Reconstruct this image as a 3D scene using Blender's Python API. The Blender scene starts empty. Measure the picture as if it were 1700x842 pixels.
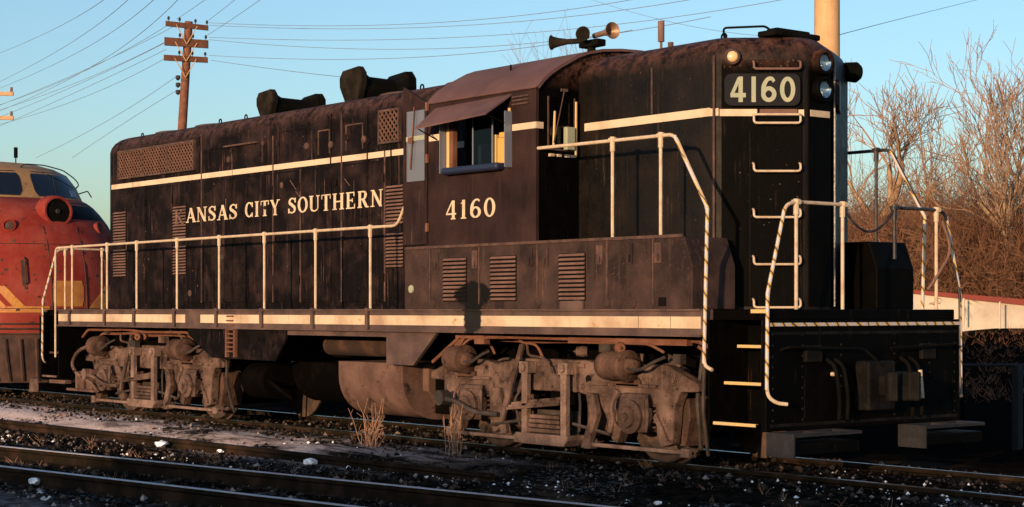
import bpy, bmesh, math, random
import numpy as np
from mathutils import Vector, Matrix

# ------------------------------------------------------------------ camera, sky, sun, exposure
SC = bpy.context.scene
COL = SC.collection
cam_data = bpy.data.cameras.new('camera')
cam = bpy.data.objects.new('camera', cam_data)
COL.objects.link(cam)
cam.location = (19.243, -13.403, 1.593)
cam.rotation_euler = (math.radians(90), 0, 2.465 - math.pi / 2)
cam_data.sensor_width = 36
cam_data.lens = 2894.6 / 1700 * 36
cam_data.shift_y = (514.96 - 421) / 1700
cam_data.clip_end = 3000
SC.camera = cam

SUN_EL = math.radians(7.0)
sun_h = Vector((0.40, -0.92, 0)).normalized()
to_sun = Vector((sun_h.x * math.cos(SUN_EL), sun_h.y * math.cos(SUN_EL), math.sin(SUN_EL)))
world = bpy.data.worlds.new('World')
SC.world = world
world.use_nodes = True
wn = world.node_tree
sky = wn.nodes.new('ShaderNodeTexSky')
sky.sky_type = 'NISHITA'
sky.sun_disc = False
sky.sun_elevation = SUN_EL
sky.sun_rotation = math.atan2(sun_h.x, sun_h.y)
sky.altitude = 200
sky.air_density = 1.0
sky.dust_density = 1.8
sky.ozone_density = 2.6
bg = wn.nodes['Background']
bg.inputs['Strength'].default_value = 0.15
wn.links.new(sky.outputs[0], bg.inputs['Color'])
sun_data = bpy.data.lights.new('sun', 'SUN')
sun_data.energy = 3.6
sun_data.angle = math.radians(0.5)
sun_data.color = (1.0, 0.63, 0.36)
sun = bpy.data.objects.new('sun', sun_data)
COL.objects.link(sun)
sun.rotation_euler = (-to_sun).to_track_quat('-Z', 'Y').to_euler()
sun.location = (20, -40, 20)
SC.view_settings.view_transform = 'Standard'
SC.view_settings.look = 'None'
SC.view_settings.exposure = 0.85
SC.view_settings.gamma = 1.0

rnd = random.Random(41)
PI = math.pi

# camera frame, only used to read real positions off the photograph when laying out far things
CX = Vector((19.243, -13.403, 1.593)); YAW = 2.465; FP = 2894.6; HY = 514.96
DV = Vector((math.cos(YAW), math.sin(YAW), 0)); RV = Vector((math.sin(YAW), -math.cos(YAW), 0))
def at(px, py, k):
    return CX + k * (DV + RV * ((px - 850) / FP) + Vector((0, 0, (HY - py) / FP)))

# ------------------------------------------------------------------ materials
def mat_dirty(name, base, dust=None, rust=None, dust_amt=0.5, rust_amt=0.0, rough=0.6, scale=3.0,
              streak=True, metallic=0.0, bump=0.15, fine=60.0, spec=0.4, coat=0.0):
    m = bpy.data.materials.new(name)
    m.use_nodes = True
    nt = m.node_tree; N = nt.nodes; L = nt.links
    b = N['Principled BSDF']
    tc = N.new('ShaderNodeTexCoord')
    cur = None
    def rgb(c):
        n = N.new('ShaderNodeRGB'); n.outputs[0].default_value = (*c, 1); return n.outputs[0]
    def noise(sc, detail, mp=None, rough_=0.6):
        n = N.new('ShaderNodeTexNoise'); n.inputs['Scale'].default_value = sc
        n.inputs['Detail'].default_value = detail; n.inputs['Roughness'].default_value = rough_
        if mp is not None:
            q = N.new('ShaderNodeMapping'); q.inputs['Scale'].default_value = mp
            L.new(tc.outputs['Object'], q.inputs[0]); L.new(q.outputs[0], n.inputs['Vector'])
        else:
            L.new(tc.outputs['Object'], n.inputs['Vector'])
        return n.outputs['Fac']
    def ramp(src, lo, hi):
        r = N.new('ShaderNodeMapRange'); r.inputs['From Min'].default_value = lo; r.inputs['From Max'].default_value = hi
        r.clamp = True
        L.new(src, r.inputs['Value']); return r.outputs[0]
    def mix(fac, a, c):
        x = N.new('ShaderNodeMix'); x.data_type = 'RGBA'
        L.new(fac, x.inputs[0]); L.new(a, x.inputs[6]); L.new(c, x.inputs[7]); return x.outputs[2]
    cur = rgb(base)
    if dust is not None:
        lo = 0.62 - 0.4 * dust_amt
        f1 = ramp(noise(scale, 8), lo, lo + 0.28)
        cur = mix(f1, cur, rgb(dust))
        if streak:
            f2 = ramp(noise(1.0, 6, (scale * 6, scale * 6, scale * 0.35)), lo + 0.1, lo + 0.3)
            cur = mix(f2, cur, rgb(tuple(0.55 * a + 0.45 * c for a, c in zip(base, dust))))
        f3 = ramp(noise(fine, 3), 0.62, 0.78)
        cur = mix(f3, cur, rgb(tuple(min(1, c * 1.5) for c in dust)))
    if rust is not None:
        f4 = ramp(noise(scale * 2.3, 9, None, 0.75), 0.70 - 0.25 * rust_amt, 0.76 - 0.2 * rust_amt)
        cur = mix(f4, cur, rgb(rust))
    L.new(cur, b.inputs['Base Color'])
    rr = N.new('ShaderNodeMapRange'); rr.inputs['To Min'].default_value = max(0.05, rough - 0.15)
    rr.inputs['To Max'].default_value = min(1, rough + 0.2)
    L.new(noise(scale * 4, 4), rr.inputs['Value']); L.new(rr.outputs[0], b.inputs['Roughness'])
    b.inputs['Metallic'].default_value = metallic
    b.inputs['Specular IOR Level'].default_value = spec
    if coat: b.inputs['Coat Weight'].default_value = coat
    if bump:
        bp = N.new('ShaderNodeBump'); bp.inputs['Strength'].default_value = bump; bp.inputs['Distance'].default_value = 0.02
        L.new(noise(fine * 0.5, 6), bp.inputs['Height']); L.new(bp.outputs[0], b.inputs['Normal'])
    return m

def mat_plain(name, c, rough=0.5, metallic=0.0, spec=0.5):
    m = bpy.data.materials.new(name); m.use_nodes = True
    b = m.node_tree.nodes['Principled BSDF']
    b.inputs['Base Color'].default_value = (*c, 1); b.inputs['Roughness'].default_value = rough
    b.inputs['Metallic'].default_value = metallic; b.inputs['Specular IOR Level'].default_value = spec
    return m

def mat_glass(name, tint=(0.8, 0.85, 0.85), refl=0.35):
    m = bpy.data.materials.new(name); m.use_nodes = True
    nt = m.node_tree; N = nt.nodes; L = nt.links
    N.remove(N['Principled BSDF'])
    t = N.new('ShaderNodeBsdfTransparent'); t.inputs[0].default_value = (*tint, 1)
    g = N.new('ShaderNodeBsdfGlossy'); g.inputs['Roughness'].default_value = 0.08
    x = N.new('ShaderNodeMixShader'); x.inputs[0].default_value = refl
    L.new(t.outputs[0], x.inputs[1]); L.new(g.outputs[0], x.inputs[2]); L.new(x.outputs[0], N['Material Output'].inputs[0])
    return m

BLK = (0.010, 0.008, 0.010)
M = {}
M['hood'] = mat_dirty('black_paint_dusty', (0.0035, 0.0026, 0.003), (0.028, 0.0170, 0.0165), (0.085, 0.032, 0.022), 0.40, 0.2, 0.75, 2.6, bump=0.3, spec=0.08)
M['hoodroof'] = mat_dirty('black_roof_dusty', (0.030, 0.019, 0.020), (0.075, 0.042, 0.040), (0.08, 0.035, 0.025), 0.7, 0.1, 0.7, 2.0)
M['front'] = mat_dirty('black_paint_oily', (0.0007, 0.0007, 0.0006), (0.0028, 0.002, 0.0016), (0.04, 0.02, 0.013), 0.32, 0.05, 0.6, 2.4, bump=0.15, spec=0.05)
M['shorthood'] = mat_dirty('black_paint_olive', (0.002, 0.0016, 0.0013), (0.010, 0.0065, 0.0045), (0.05, 0.02, 0.014), 0.5, 0.1, 0.55, 2.4, bump=0.2, spec=0.15)
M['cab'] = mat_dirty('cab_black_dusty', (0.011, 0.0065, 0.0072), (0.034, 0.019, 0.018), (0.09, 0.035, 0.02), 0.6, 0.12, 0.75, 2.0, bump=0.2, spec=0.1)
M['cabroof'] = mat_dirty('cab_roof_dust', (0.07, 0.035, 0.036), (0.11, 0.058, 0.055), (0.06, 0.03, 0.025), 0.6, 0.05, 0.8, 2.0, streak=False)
M['box'] = mat_dirty('box_dust', (0.015, 0.0092, 0.0085), (0.056, 0.033, 0.028), (0.10, 0.04, 0.022), 0.52, 0.14, 0.75, 2.5, fine=40, spec=0.2)
M['louver'] = mat_dirty('louver_dust', (0.10, 0.058, 0.046), (0.17, 0.10, 0.08), None, 0.6, 0, 0.8, 4, spec=0.2)
M['seam'] = mat_dirty('seam_rust', (0.035, 0.021, 0.019), (0.11, 0.058, 0.045), (0.13, 0.05, 0.03), 0.5, 0.2, 0.8, 6)
M['screen'] = mat_dirty('screen_rust', (0.075, 0.036, 0.025), (0.12, 0.062, 0.043), None, 0.5, 0, 0.8, 5)
M['void'] = mat_plain('flat_black', (0.004, 0.003, 0.003), 0.9, spec=0.1)
M['under'] = mat_dirty('underframe_grime', (0.0012, 0.001, 0.0009), (0.0045, 0.003, 0.0024), (0.03, 0.013, 0.008), 0.32, 0.06, 0.9, 4, spec=0.03)
M['rusty'] = mat_dirty('rusty_pipe', (0.10, 0.038, 0.022), (0.16, 0.075, 0.05), (0.03, 0.015, 0.01), 0.5, 0.3, 0.85, 5)
M['truck'] = mat_dirty('truck_dust', (0.050, 0.033, 0.027), (0.175, 0.115, 0.096), (0.012, 0.008, 0.007), 0.46, 0.62, 0.95, 2.6, bump=0.8, spec=0.1, fine=45)
M['truckdark'] = mat_dirty('truck_oily', (0.016, 0.013, 0.012), (0.06, 0.045, 0.04), (0.006, 0.005, 0.005), 0.45, 0.2, 0.75, 4, bump=0.5)
M['truckb'] = mat_dirty('truck_brown', (0.04, 0.024, 0.019), (0.12, 0.070, 0.054), (0.010, 0.007, 0.006), 0.45, 0.5, 0.95, 3.4, bump=0.8, spec=0.1, fine=50)
M['truckc'] = mat_dirty('truck_pale', (0.11, 0.075, 0.062), (0.25, 0.175, 0.15), (0.02, 0.012, 0.010), 0.5, 0.4, 0.95, 4, bump=0.8, spec=0.1, fine=50)
M['truckmid'] = mat_dirty('truck_mid', (0.04, 0.027, 0.023), (0.13, 0.085, 0.07), (0.012, 0.009, 0.008), 0.42, 0.35, 0.9, 3, bump=0.7, spec=0.1)
M['pilotgrey'] = mat_dirty('pilot_grease', (0.0025, 0.0025, 0.0023), (0.010, 0.0095, 0.0085), (0.02, 0.010, 0.006), 0.4, 0.2, 0.7, 5, bump=0.4, spec=0.12)
M['wheel'] = mat_dirty('wheel_grime', (0.035, 0.024, 0.02), (0.11, 0.07, 0.055), None, 0.4, 0, 0.7, 5)
M['tank'] = mat_dirty('tank_dust', (0.07, 0.041, 0.033), (0.165, 0.10, 0.08), (0.012, 0.008, 0.007), 0.5, 0.55, 0.9, 1.6, spec=0.15)
M['sill'] = mat_dirty('sill_dust', (0.045, 0.028, 0.026), (0.105, 0.066, 0.056), (0.14, 0.055, 0.03), 0.5, 0.12, 0.8, 3)
M['white'] = mat_dirty('stripe_white', (0.50, 0.42, 0.31), (0.36, 0.26, 0.17), (0.30, 0.15, 0.08), 0.35, 0.12, 0.6, 3.0, bump=0.05)
M['sillwhite'] = mat_dirty('sill_stripe_white', (0.50, 0.41, 0.29), (0.30, 0.20, 0.135), (0.33, 0.15, 0.055), 0.46, 0.34, 0.7, 1.9, bump=0.05)
M['letter'] = mat_dirty('letter_white', (0.50, 0.42, 0.30), (0.26, 0.18, 0.12), None, 0.3, 0, 0.7, 6, bump=0)
M['rail'] = mat_dirty('handrail_white', (0.45, 0.37, 0.27), (0.32, 0.20, 0.12), (0.22, 0.10, 0.06), 0.35, 0.15, 0.6, 8, bump=0)
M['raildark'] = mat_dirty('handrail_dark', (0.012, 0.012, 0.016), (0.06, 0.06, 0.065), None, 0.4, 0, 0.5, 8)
M['yellow'] = mat_dirty('step_yellow', (0.48, 0.35, 0.14), (0.40, 0.32, 0.22), None, 0.4, 0, 0.7, 8, bump=0)
M['board'] = mat_plain('number_board_black', (0.006, 0.006, 0.009), 0.55, spec=0.15)
M['digit'] = mat_dirty('number_digit', (0.25, 0.28, 0.21), (0.33, 0.32, 0.20), None, 0.3, 0, 0.5, 8, bump=0)
M['glass'] = mat_glass('window_glass', (0.62, 0.64, 0.66), 0.5)
M['doorglass'] = mat_glass('dusty_door_glass', (0.55, 0.55, 0.56), 0.30)
_nt = M['doorglass'].node_tree; _d = _nt.nodes.new('ShaderNodeBsdfDiffuse'); _d.inputs[0].default_value = (0.16, 0.17, 0.22, 1)
_x = _nt.nodes.new('ShaderNodeMixShader'); _x.inputs[0].default_value = 0.55
_o = _nt.nodes['Material Output']; _src = _o.inputs[0].links[0].from_socket
_nt.links.new(_src, _x.inputs[1]); _nt.links.new(_d.outputs[0], _x.inputs[2]); _nt.links.new(_x.outputs[0], _o.inputs[0])
M['glassdark'] = mat_glass('cab_glass', (0.35, 0.40, 0.45), 0.03)
M['chrome'] = mat_plain('reflector', (0.75, 0.76, 0.78), 0.12, 1.0)
M['lens'] = mat_glass('lamp_lens', (0.95, 0.95, 0.92), 0.12)
M['amber'] = mat_plain('amber_lens', (0.62, 0.42, 0.22), 0.25)
M['darkmetal'] = mat_dirty('dark_metal', (0.002, 0.0022, 0.0018), (0.006, 0.006, 0.005), None, 0.4, 0, 0.8, 6, spec=0.06)
M['stack'] = mat_dirty('stack_metal', (0.008, 0.007, 0.0055), (0.024, 0.019, 0.015), None, 0.45, 0, 0.9, 6, spec=0.06)
M['brass'] = mat_dirty('horn_metal', (0.20, 0.12, 0.075), (0.30, 0.20, 0.14), (0.08, 0.04, 0.02), 0.4, 0.1, 0.45, 8, metallic=0.3)
M['tan'] = mat_dirty('interior_tan', (0.55, 0.30, 0.08), (0.42, 0.22, 0.07), None, 0.4, 0, 0.7, 8)
M['blue'] = mat_plain('armrest_vinyl', (0.012, 0.018, 0.045), 0.4)
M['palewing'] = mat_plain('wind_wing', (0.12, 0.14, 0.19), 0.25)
M['red'] = mat_dirty('red_paint', (0.155, 0.016, 0.011), (0.22, 0.048, 0.036), (0.028, 0.009, 0.007), 0.5, 0.46, 0.75, 1.9, bump=0.15, spec=0.15)
M['yelpaint'] = mat_dirty('yellow_paint_worn', (0.36, 0.17, 0.025), (0.28, 0.09, 0.035), (0.20, 0.03, 0.02), 0.5, 0.55, 0.6, 5)
M['tanpaint'] = mat_dirty('tan_paint_worn', (0.26, 0.16, 0.07), (0.20, 0.11, 0.05), (0.05, 0.025, 0.014), 0.5, 0.5, 0.65, 4)
M['fglass'] = mat_plain('windshield_dark', (0.006, 0.009, 0.016), 0.06, 0.0, 0.6)
M['fdark'] = mat_dirty('pilot_brown', (0.022, 0.011, 0.009), (0.075, 0.038, 0.028), (0.02, 0.012, 0.01), 0.45, 0.2, 0.8, 4)
M['wood'] = mat_dirty('pole_wood', (0.12, 0.046, 0.026), (0.18, 0.08, 0.05), (0.12, 0.05, 0.03), 0.5, 0.05, 0.85, 4, bump=0.3)
M['palewood'] = mat_dirty('pale_wood', (0.42, 0.26, 0.13), (0.50, 0.33, 0.19), (0.24, 0.13, 0.06), 0.5, 0.12, 0.8, 4.0, bump=0.3)
M['insul'] = mat_plain('insulator', (0.02, 0.02, 0.02), 0.3)
M['wire'] = mat_plain('wire', (0.13, 0.15, 0.18), 0.6)
M['bark'] = mat_dirty('tree_bark', (0.24, 0.16, 0.095), (0.34, 0.24, 0.155), None, 0.5, 0, 0.9, 2, bump=0)
M['twig'] = mat_dirty('tree_twigs', (0.20, 0.125, 0.078), (0.26, 0.17, 0.11), None, 0.5, 0, 0.9, 1.5, bump=0)
M['brush'] = mat_dirty('brush_twigs', (0.10, 0.044, 0.022), (0.17, 0.085, 0.045), (0.10, 0.04, 0.03), 0.5, 0.3, 0.9, 0.4, bump=0, streak=False)
M['brushpale'] = mat_dirty('brush_pale', (0.22, 0.13, 0.065), (0.30, 0.18, 0.10), None, 0.5, 0, 0.9, 0.4, bump=0, streak=False)
M['railtop'] = mat_dirty('rail_steel_shiny', (0.50, 0.52, 0.58), (0.28, 0.28, 0.30), None, 0.2, 0, 0.45, 5, metallic=0.45, bump=0)
M['railtopmain'] = mat_dirty('rail_steel_dull', (0.10, 0.10, 0.11), (0.05, 0.045, 0.045), None, 0.4, 0, 0.3, 5, metallic=0.95, bump=0)
M['railside'] = mat_dirty('rail_rust', (0.010, 0.008, 0.005), (0.045, 0.026, 0.018), None, 0.35, 0, 0.95, 3, spec=0.05)
M['tie'] = mat_dirty('sleeper_wood', (0.010, 0.008, 0.006), (0.035, 0.024, 0.02), None, 0.5, 0, 0.9, 6)
M['snow'] = mat_plain('snow_lump', (0.82, 0.84, 0.88), 0.7)
M['wallwhite'] = mat_dirty('wall_white', (0.52, 0.46, 0.37), (0.34, 0.28, 0.23), (0.3, 0.22, 0.18), 0.35, 0.05, 0.8, 0.7)
M['wallred'] = mat_dirty('coping_red', (0.20, 0.04, 0.028), (0.15, 0.04, 0.032), None, 0.4, 0, 0.8, 1)
M['greymetal'] = mat_dirty('grey_post', (0.006, 0.0065, 0.009), (0.018, 0.019, 0.026), None, 0.4, 0, 0.7, 8)
M['weed'] = mat_dirty('dry_weed', (0.26, 0.14, 0.09), (0.36, 0.22, 0.15), None, 0.5, 0, 0.9, 8, bump=0)

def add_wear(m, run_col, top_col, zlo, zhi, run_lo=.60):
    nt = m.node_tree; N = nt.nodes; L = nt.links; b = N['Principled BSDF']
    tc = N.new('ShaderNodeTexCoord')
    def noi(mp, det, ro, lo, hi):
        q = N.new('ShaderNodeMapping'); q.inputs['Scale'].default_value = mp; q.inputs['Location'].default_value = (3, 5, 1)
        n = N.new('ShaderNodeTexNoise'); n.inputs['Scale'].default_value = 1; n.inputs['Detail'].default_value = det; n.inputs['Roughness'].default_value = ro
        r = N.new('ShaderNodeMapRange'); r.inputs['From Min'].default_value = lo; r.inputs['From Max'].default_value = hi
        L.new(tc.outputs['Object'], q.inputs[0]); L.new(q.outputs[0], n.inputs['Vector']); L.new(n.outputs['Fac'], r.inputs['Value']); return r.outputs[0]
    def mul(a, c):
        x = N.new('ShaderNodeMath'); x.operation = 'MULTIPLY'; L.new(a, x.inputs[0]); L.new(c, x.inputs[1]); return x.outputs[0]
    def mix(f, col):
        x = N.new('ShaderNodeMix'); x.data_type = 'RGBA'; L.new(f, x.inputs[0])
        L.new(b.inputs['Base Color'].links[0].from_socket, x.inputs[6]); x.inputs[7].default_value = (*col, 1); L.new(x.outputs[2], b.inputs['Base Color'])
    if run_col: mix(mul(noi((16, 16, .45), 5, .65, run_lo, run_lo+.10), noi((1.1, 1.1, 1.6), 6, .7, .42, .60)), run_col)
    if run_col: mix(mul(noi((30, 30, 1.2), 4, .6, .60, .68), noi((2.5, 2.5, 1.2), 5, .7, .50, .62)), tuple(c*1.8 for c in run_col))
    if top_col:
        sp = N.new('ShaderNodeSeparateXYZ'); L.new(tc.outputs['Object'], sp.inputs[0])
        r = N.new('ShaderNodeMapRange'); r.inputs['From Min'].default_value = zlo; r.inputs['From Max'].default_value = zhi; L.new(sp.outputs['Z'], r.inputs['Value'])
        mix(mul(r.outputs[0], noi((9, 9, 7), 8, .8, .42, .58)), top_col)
add_wear(M['hood'], (0.058, 0.032, 0.028), (0.075, 0.042, 0.038), 4.08, 4.30, .58)
add_wear(M['hood'], None, (0.0015, 0.0012, 0.0012), 1.95, 1.66)  # lower hood gets blacker towards its bottom edge
add_wear(M['cab'], (0.046, 0.026, 0.022), None, 0, 1, .60)
add_wear(M['shorthood'], (0.022, 0.014, 0.009), (0.075, 0.036, 0.027), 4.06, 4.30, .60)
add_wear(M['front'], (0.010, 0.006, 0.004), (0.085, 0.040, 0.028), 3.98, 4.30, .64)
add_wear(M['box'], (0.070, 0.041, 0.034), None, 0, 1, .60)

def mat_safety(name):                       # white / yellow / black banded handrail paint
    m = bpy.data.materials.new(name); m.use_nodes = True
    nt = m.node_tree; N = nt.nodes; L = nt.links; b = N['Principled BSDF']
    tc = N.new('ShaderNodeTexCoord'); w = N.new('ShaderNodeTexWave')
    w.wave_type = 'BANDS'; w.bands_direction = 'DIAGONAL'; w.inputs['Scale'].default_value = 4.2
    w.inputs['Distortion'].default_value = 3.5; w.inputs['Detail'].default_value = 2
    L.new(tc.outputs['Object'], w.inputs['Vector'])
    r = N.new('ShaderNodeValToRGB'); r.color_ramp.interpolation = 'CONSTANT'
    e = r.color_ramp.elements
    e[0].color = (0.045, 0.05, 0.07, 1); e[0].position = 0.0
    e[1].color = (0.50, 0.30, 0.05, 1); e[1].position = 0.06
    x = e.new(0.40); x.color = (0.42, 0.40, 0.40, 1)
    L.new(w.outputs['Color'], r.inputs[0]); L.new(r.outputs[0], b.inputs['Base Color'])
    b.inputs['Roughness'].default_value = 0.5
    return m
M['safety'] = mat_safety('safety_bands')

# ------------------------------------------------------------------ mesh builder
class MB:
    def __init__(s): s.v = []; s.f = []
    def add(s, vs, fs):
        n = len(s.v); s.v += [tuple(p) for p in vs]; s.f += [tuple(n + i for i in q) for q in fs]
    def box(s, x0, x1, y0, y1, z0, z1):
        s.add([(x0,y0,z0),(x1,y0,z0),(x1,y1,z0),(x0,y1,z0),(x0,y0,z1),(x1,y0,z1),(x1,y1,z1),(x0,y1,z1)],
              [(0,3,2,1),(4,5,6,7),(0,1,5,4),(1,2,6,5),(2,3,7,6),(3,0,4,7)]); return s
    def prism(s, pts, plane, a, b):
        def P(u, v, w):
            return {'xz': (u, w, v), 'yz': (w, u, v), 'xy': (u, v, w)}[plane]
        n = len(pts)
        s.add([P(u, v, a) for u, v in pts] + [P(u, v, b) for u, v in pts],
              [tuple(range(n))[::-1], tuple(range(n, 2*n))] + [(i, (i+1) % n, n+(i+1) % n, n+i) for i in range(n)]); return s
    def obb(s, c, ax, ay, az):       # oriented box: centre + half axes
        c, ax, ay, az = map(Vector, (c, ax, ay, az))
        vs = [c + i*ax + j*ay + k*az for k in (-1, 1) for (i, j) in ((-1,-1),(1,-1),(1,1),(-1,1))]
        s.add(vs, [(0,3,2,1),(4,5,6,7),(0,1,5,4),(1,2,6,5),(2,3,7,6),(3,0,4,7)]); return s
    def tube(s, path, r, n=8, r1=None):
        path = [Vector(p) for p in path]; m = len(path)
        rings = []; up = None
        for i, p in enumerate(path):
            t = (path[min(i+1, m-1)] - path[max(i-1, 0)])
            if t.length < 1e-9: t = Vector((0,0,1))
            t.normalize()
            if up is None:
                up = Vector((0,0,1)) if abs(t.z) < 0.9 else Vector((1,0,0))
            u = t.cross(up)
            if u.length < 1e-6: u = t.cross(Vector((0,1,0)))
            u.normalize(); w = u.cross(t); up = w
            rr = r if r1 is None else r + (r1 - r) * i / (m - 1)
            rings.append([p + (u*math.cos(2*PI*k/n) + w*math.sin(2*PI*k/n)) * rr for k in range(n)])
        vs = [q for rg in rings for q in rg]
        fs = [(i*n+k, i*n+(k+1) % n, (i+1)*n+(k+1) % n, (i+1)*n+k) for i in range(m-1) for k in range(n)]
        fs += [tuple(range(n))[::-1], tuple(range((m-1)*n, m*n))]
        s.add(vs, fs); return s
    def lathe(s, p, axis, prof, n=20):
        p = Vector(p); t = Vector(axis).normalized()
        u = t.cross(Vector((0,0,1)) if abs(t.z) < 0.9 else Vector((1,0,0))).normalized(); w = u.cross(t)
        vs = [p + t*d + (u*math.cos(2*PI*k/n) + w*math.sin(2*PI*k/n))*max(r, 1e-4) for d, r in prof for k in range(n)]
        m = len(prof)
        fs = [(i*n+k, i*n+(k+1) % n, (i+1)*n+(k+1) % n, (i+1)*n+k) for i in range(m-1) for k in range(n)]
        fs += [tuple(range(n))[::-1], tuple(range((m-1)*n, m*n))]
        s.add(vs, fs); return s
    def loft(s, rings, cap0=True, cap1=True):
        n = len(rings[0]); vs = [q for rg in rings for q in rg]; m = len(rings)
        fs = [(i*n+k, i*n+(k+1) % n, (i+1)*n+(k+1) % n, (i+1)*n+k) for i in range(m-1) for k in range(n)]
        if cap0: fs.append(tuple(range(n))[::-1])
        if cap1: fs.append(tuple(range((m-1)*n, m*n)))
        s.add(vs, fs); return s
    def build(s, name, mat, parent=None, bevel=0, smooth=None, origin=(0, 0, 0), fixn=True):
        root = parent
        off = Vector(origin)
        if parent is not None:
            off = Vector((0, 0, 0)); q = parent
            while q is not None: off += q.location; q = q.parent
        me = bpy.data.meshes.new(name)
        me.from_pydata([(x-off.x, y-off.y, z-off.z) for x, y, z in s.v], [], s.f)
        if fixn:
            bm = bmesh.new(); bm.from_mesh(me); bmesh.ops.recalc_face_normals(bm, faces=bm.faces); bm.to_mesh(me); bm.free()
        me.materials.append(mat if not isinstance(mat, str) else M[mat])
        o = bpy.data.objects.new(name, me); COL.objects.link(o)
        if parent is not None: o.parent = parent
        else: o.location = off
        if smooth is not None:
            for p in me.polygons: p.use_smooth = True
            me.set_sharp_from_angle(angle=math.radians(smooth))
        if bevel:
            bv = o.modifiers.new('bevel', 'BEVEL'); bv.width = bevel; bv.segments = 2; bv.limit_method = 'ANGLE'; bv.angle_limit = math.radians(40)
            bv.harden_normals = False
        return o

def thing(name, label, cat, loc=(0, 0, 0), group=None):
    o = bpy.data.objects.new(name, None); COL.objects.link(o); o.location = loc
    o.empty_display_size = 0.3
    o['label'] = label; o['category'] = cat
    if group: o['group'] = group
    return o
def tag(o, label, cat, group=None):
    o['label'] = label; o['category'] = cat
    if group: o['group'] = group
    return o
def smoothpath(pts, k=5, rad=0.08):         # rounds the corners of a polyline
    pts = [Vector(p) for p in pts]; out = [pts[0]]
    for i in range(1, len(pts)-1):
        a, b, c = pts[i-1], pts[i], pts[i+1]
        r1 = min(rad, (a-b).length*0.45); r2 = min(rad, (c-b).length*0.45)
        p = b + (a-b).normalized()*r1; q = b + (c-b).normalized()*r2
        for j in range(k+1):
            t = j/k; out.append((1-t)**2*p + 2*t*(1-t)*b + t*t*q)
    out.append(pts[-1]); return out
def catenary(a, b, sag, n=16):
    a = Vector(a); b = Vector(b)
    return [a.lerp(b, i/n) - Vector((0,0,4*sag*(i/n)*(1-i/n))) for i in range(n+1)]

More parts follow.
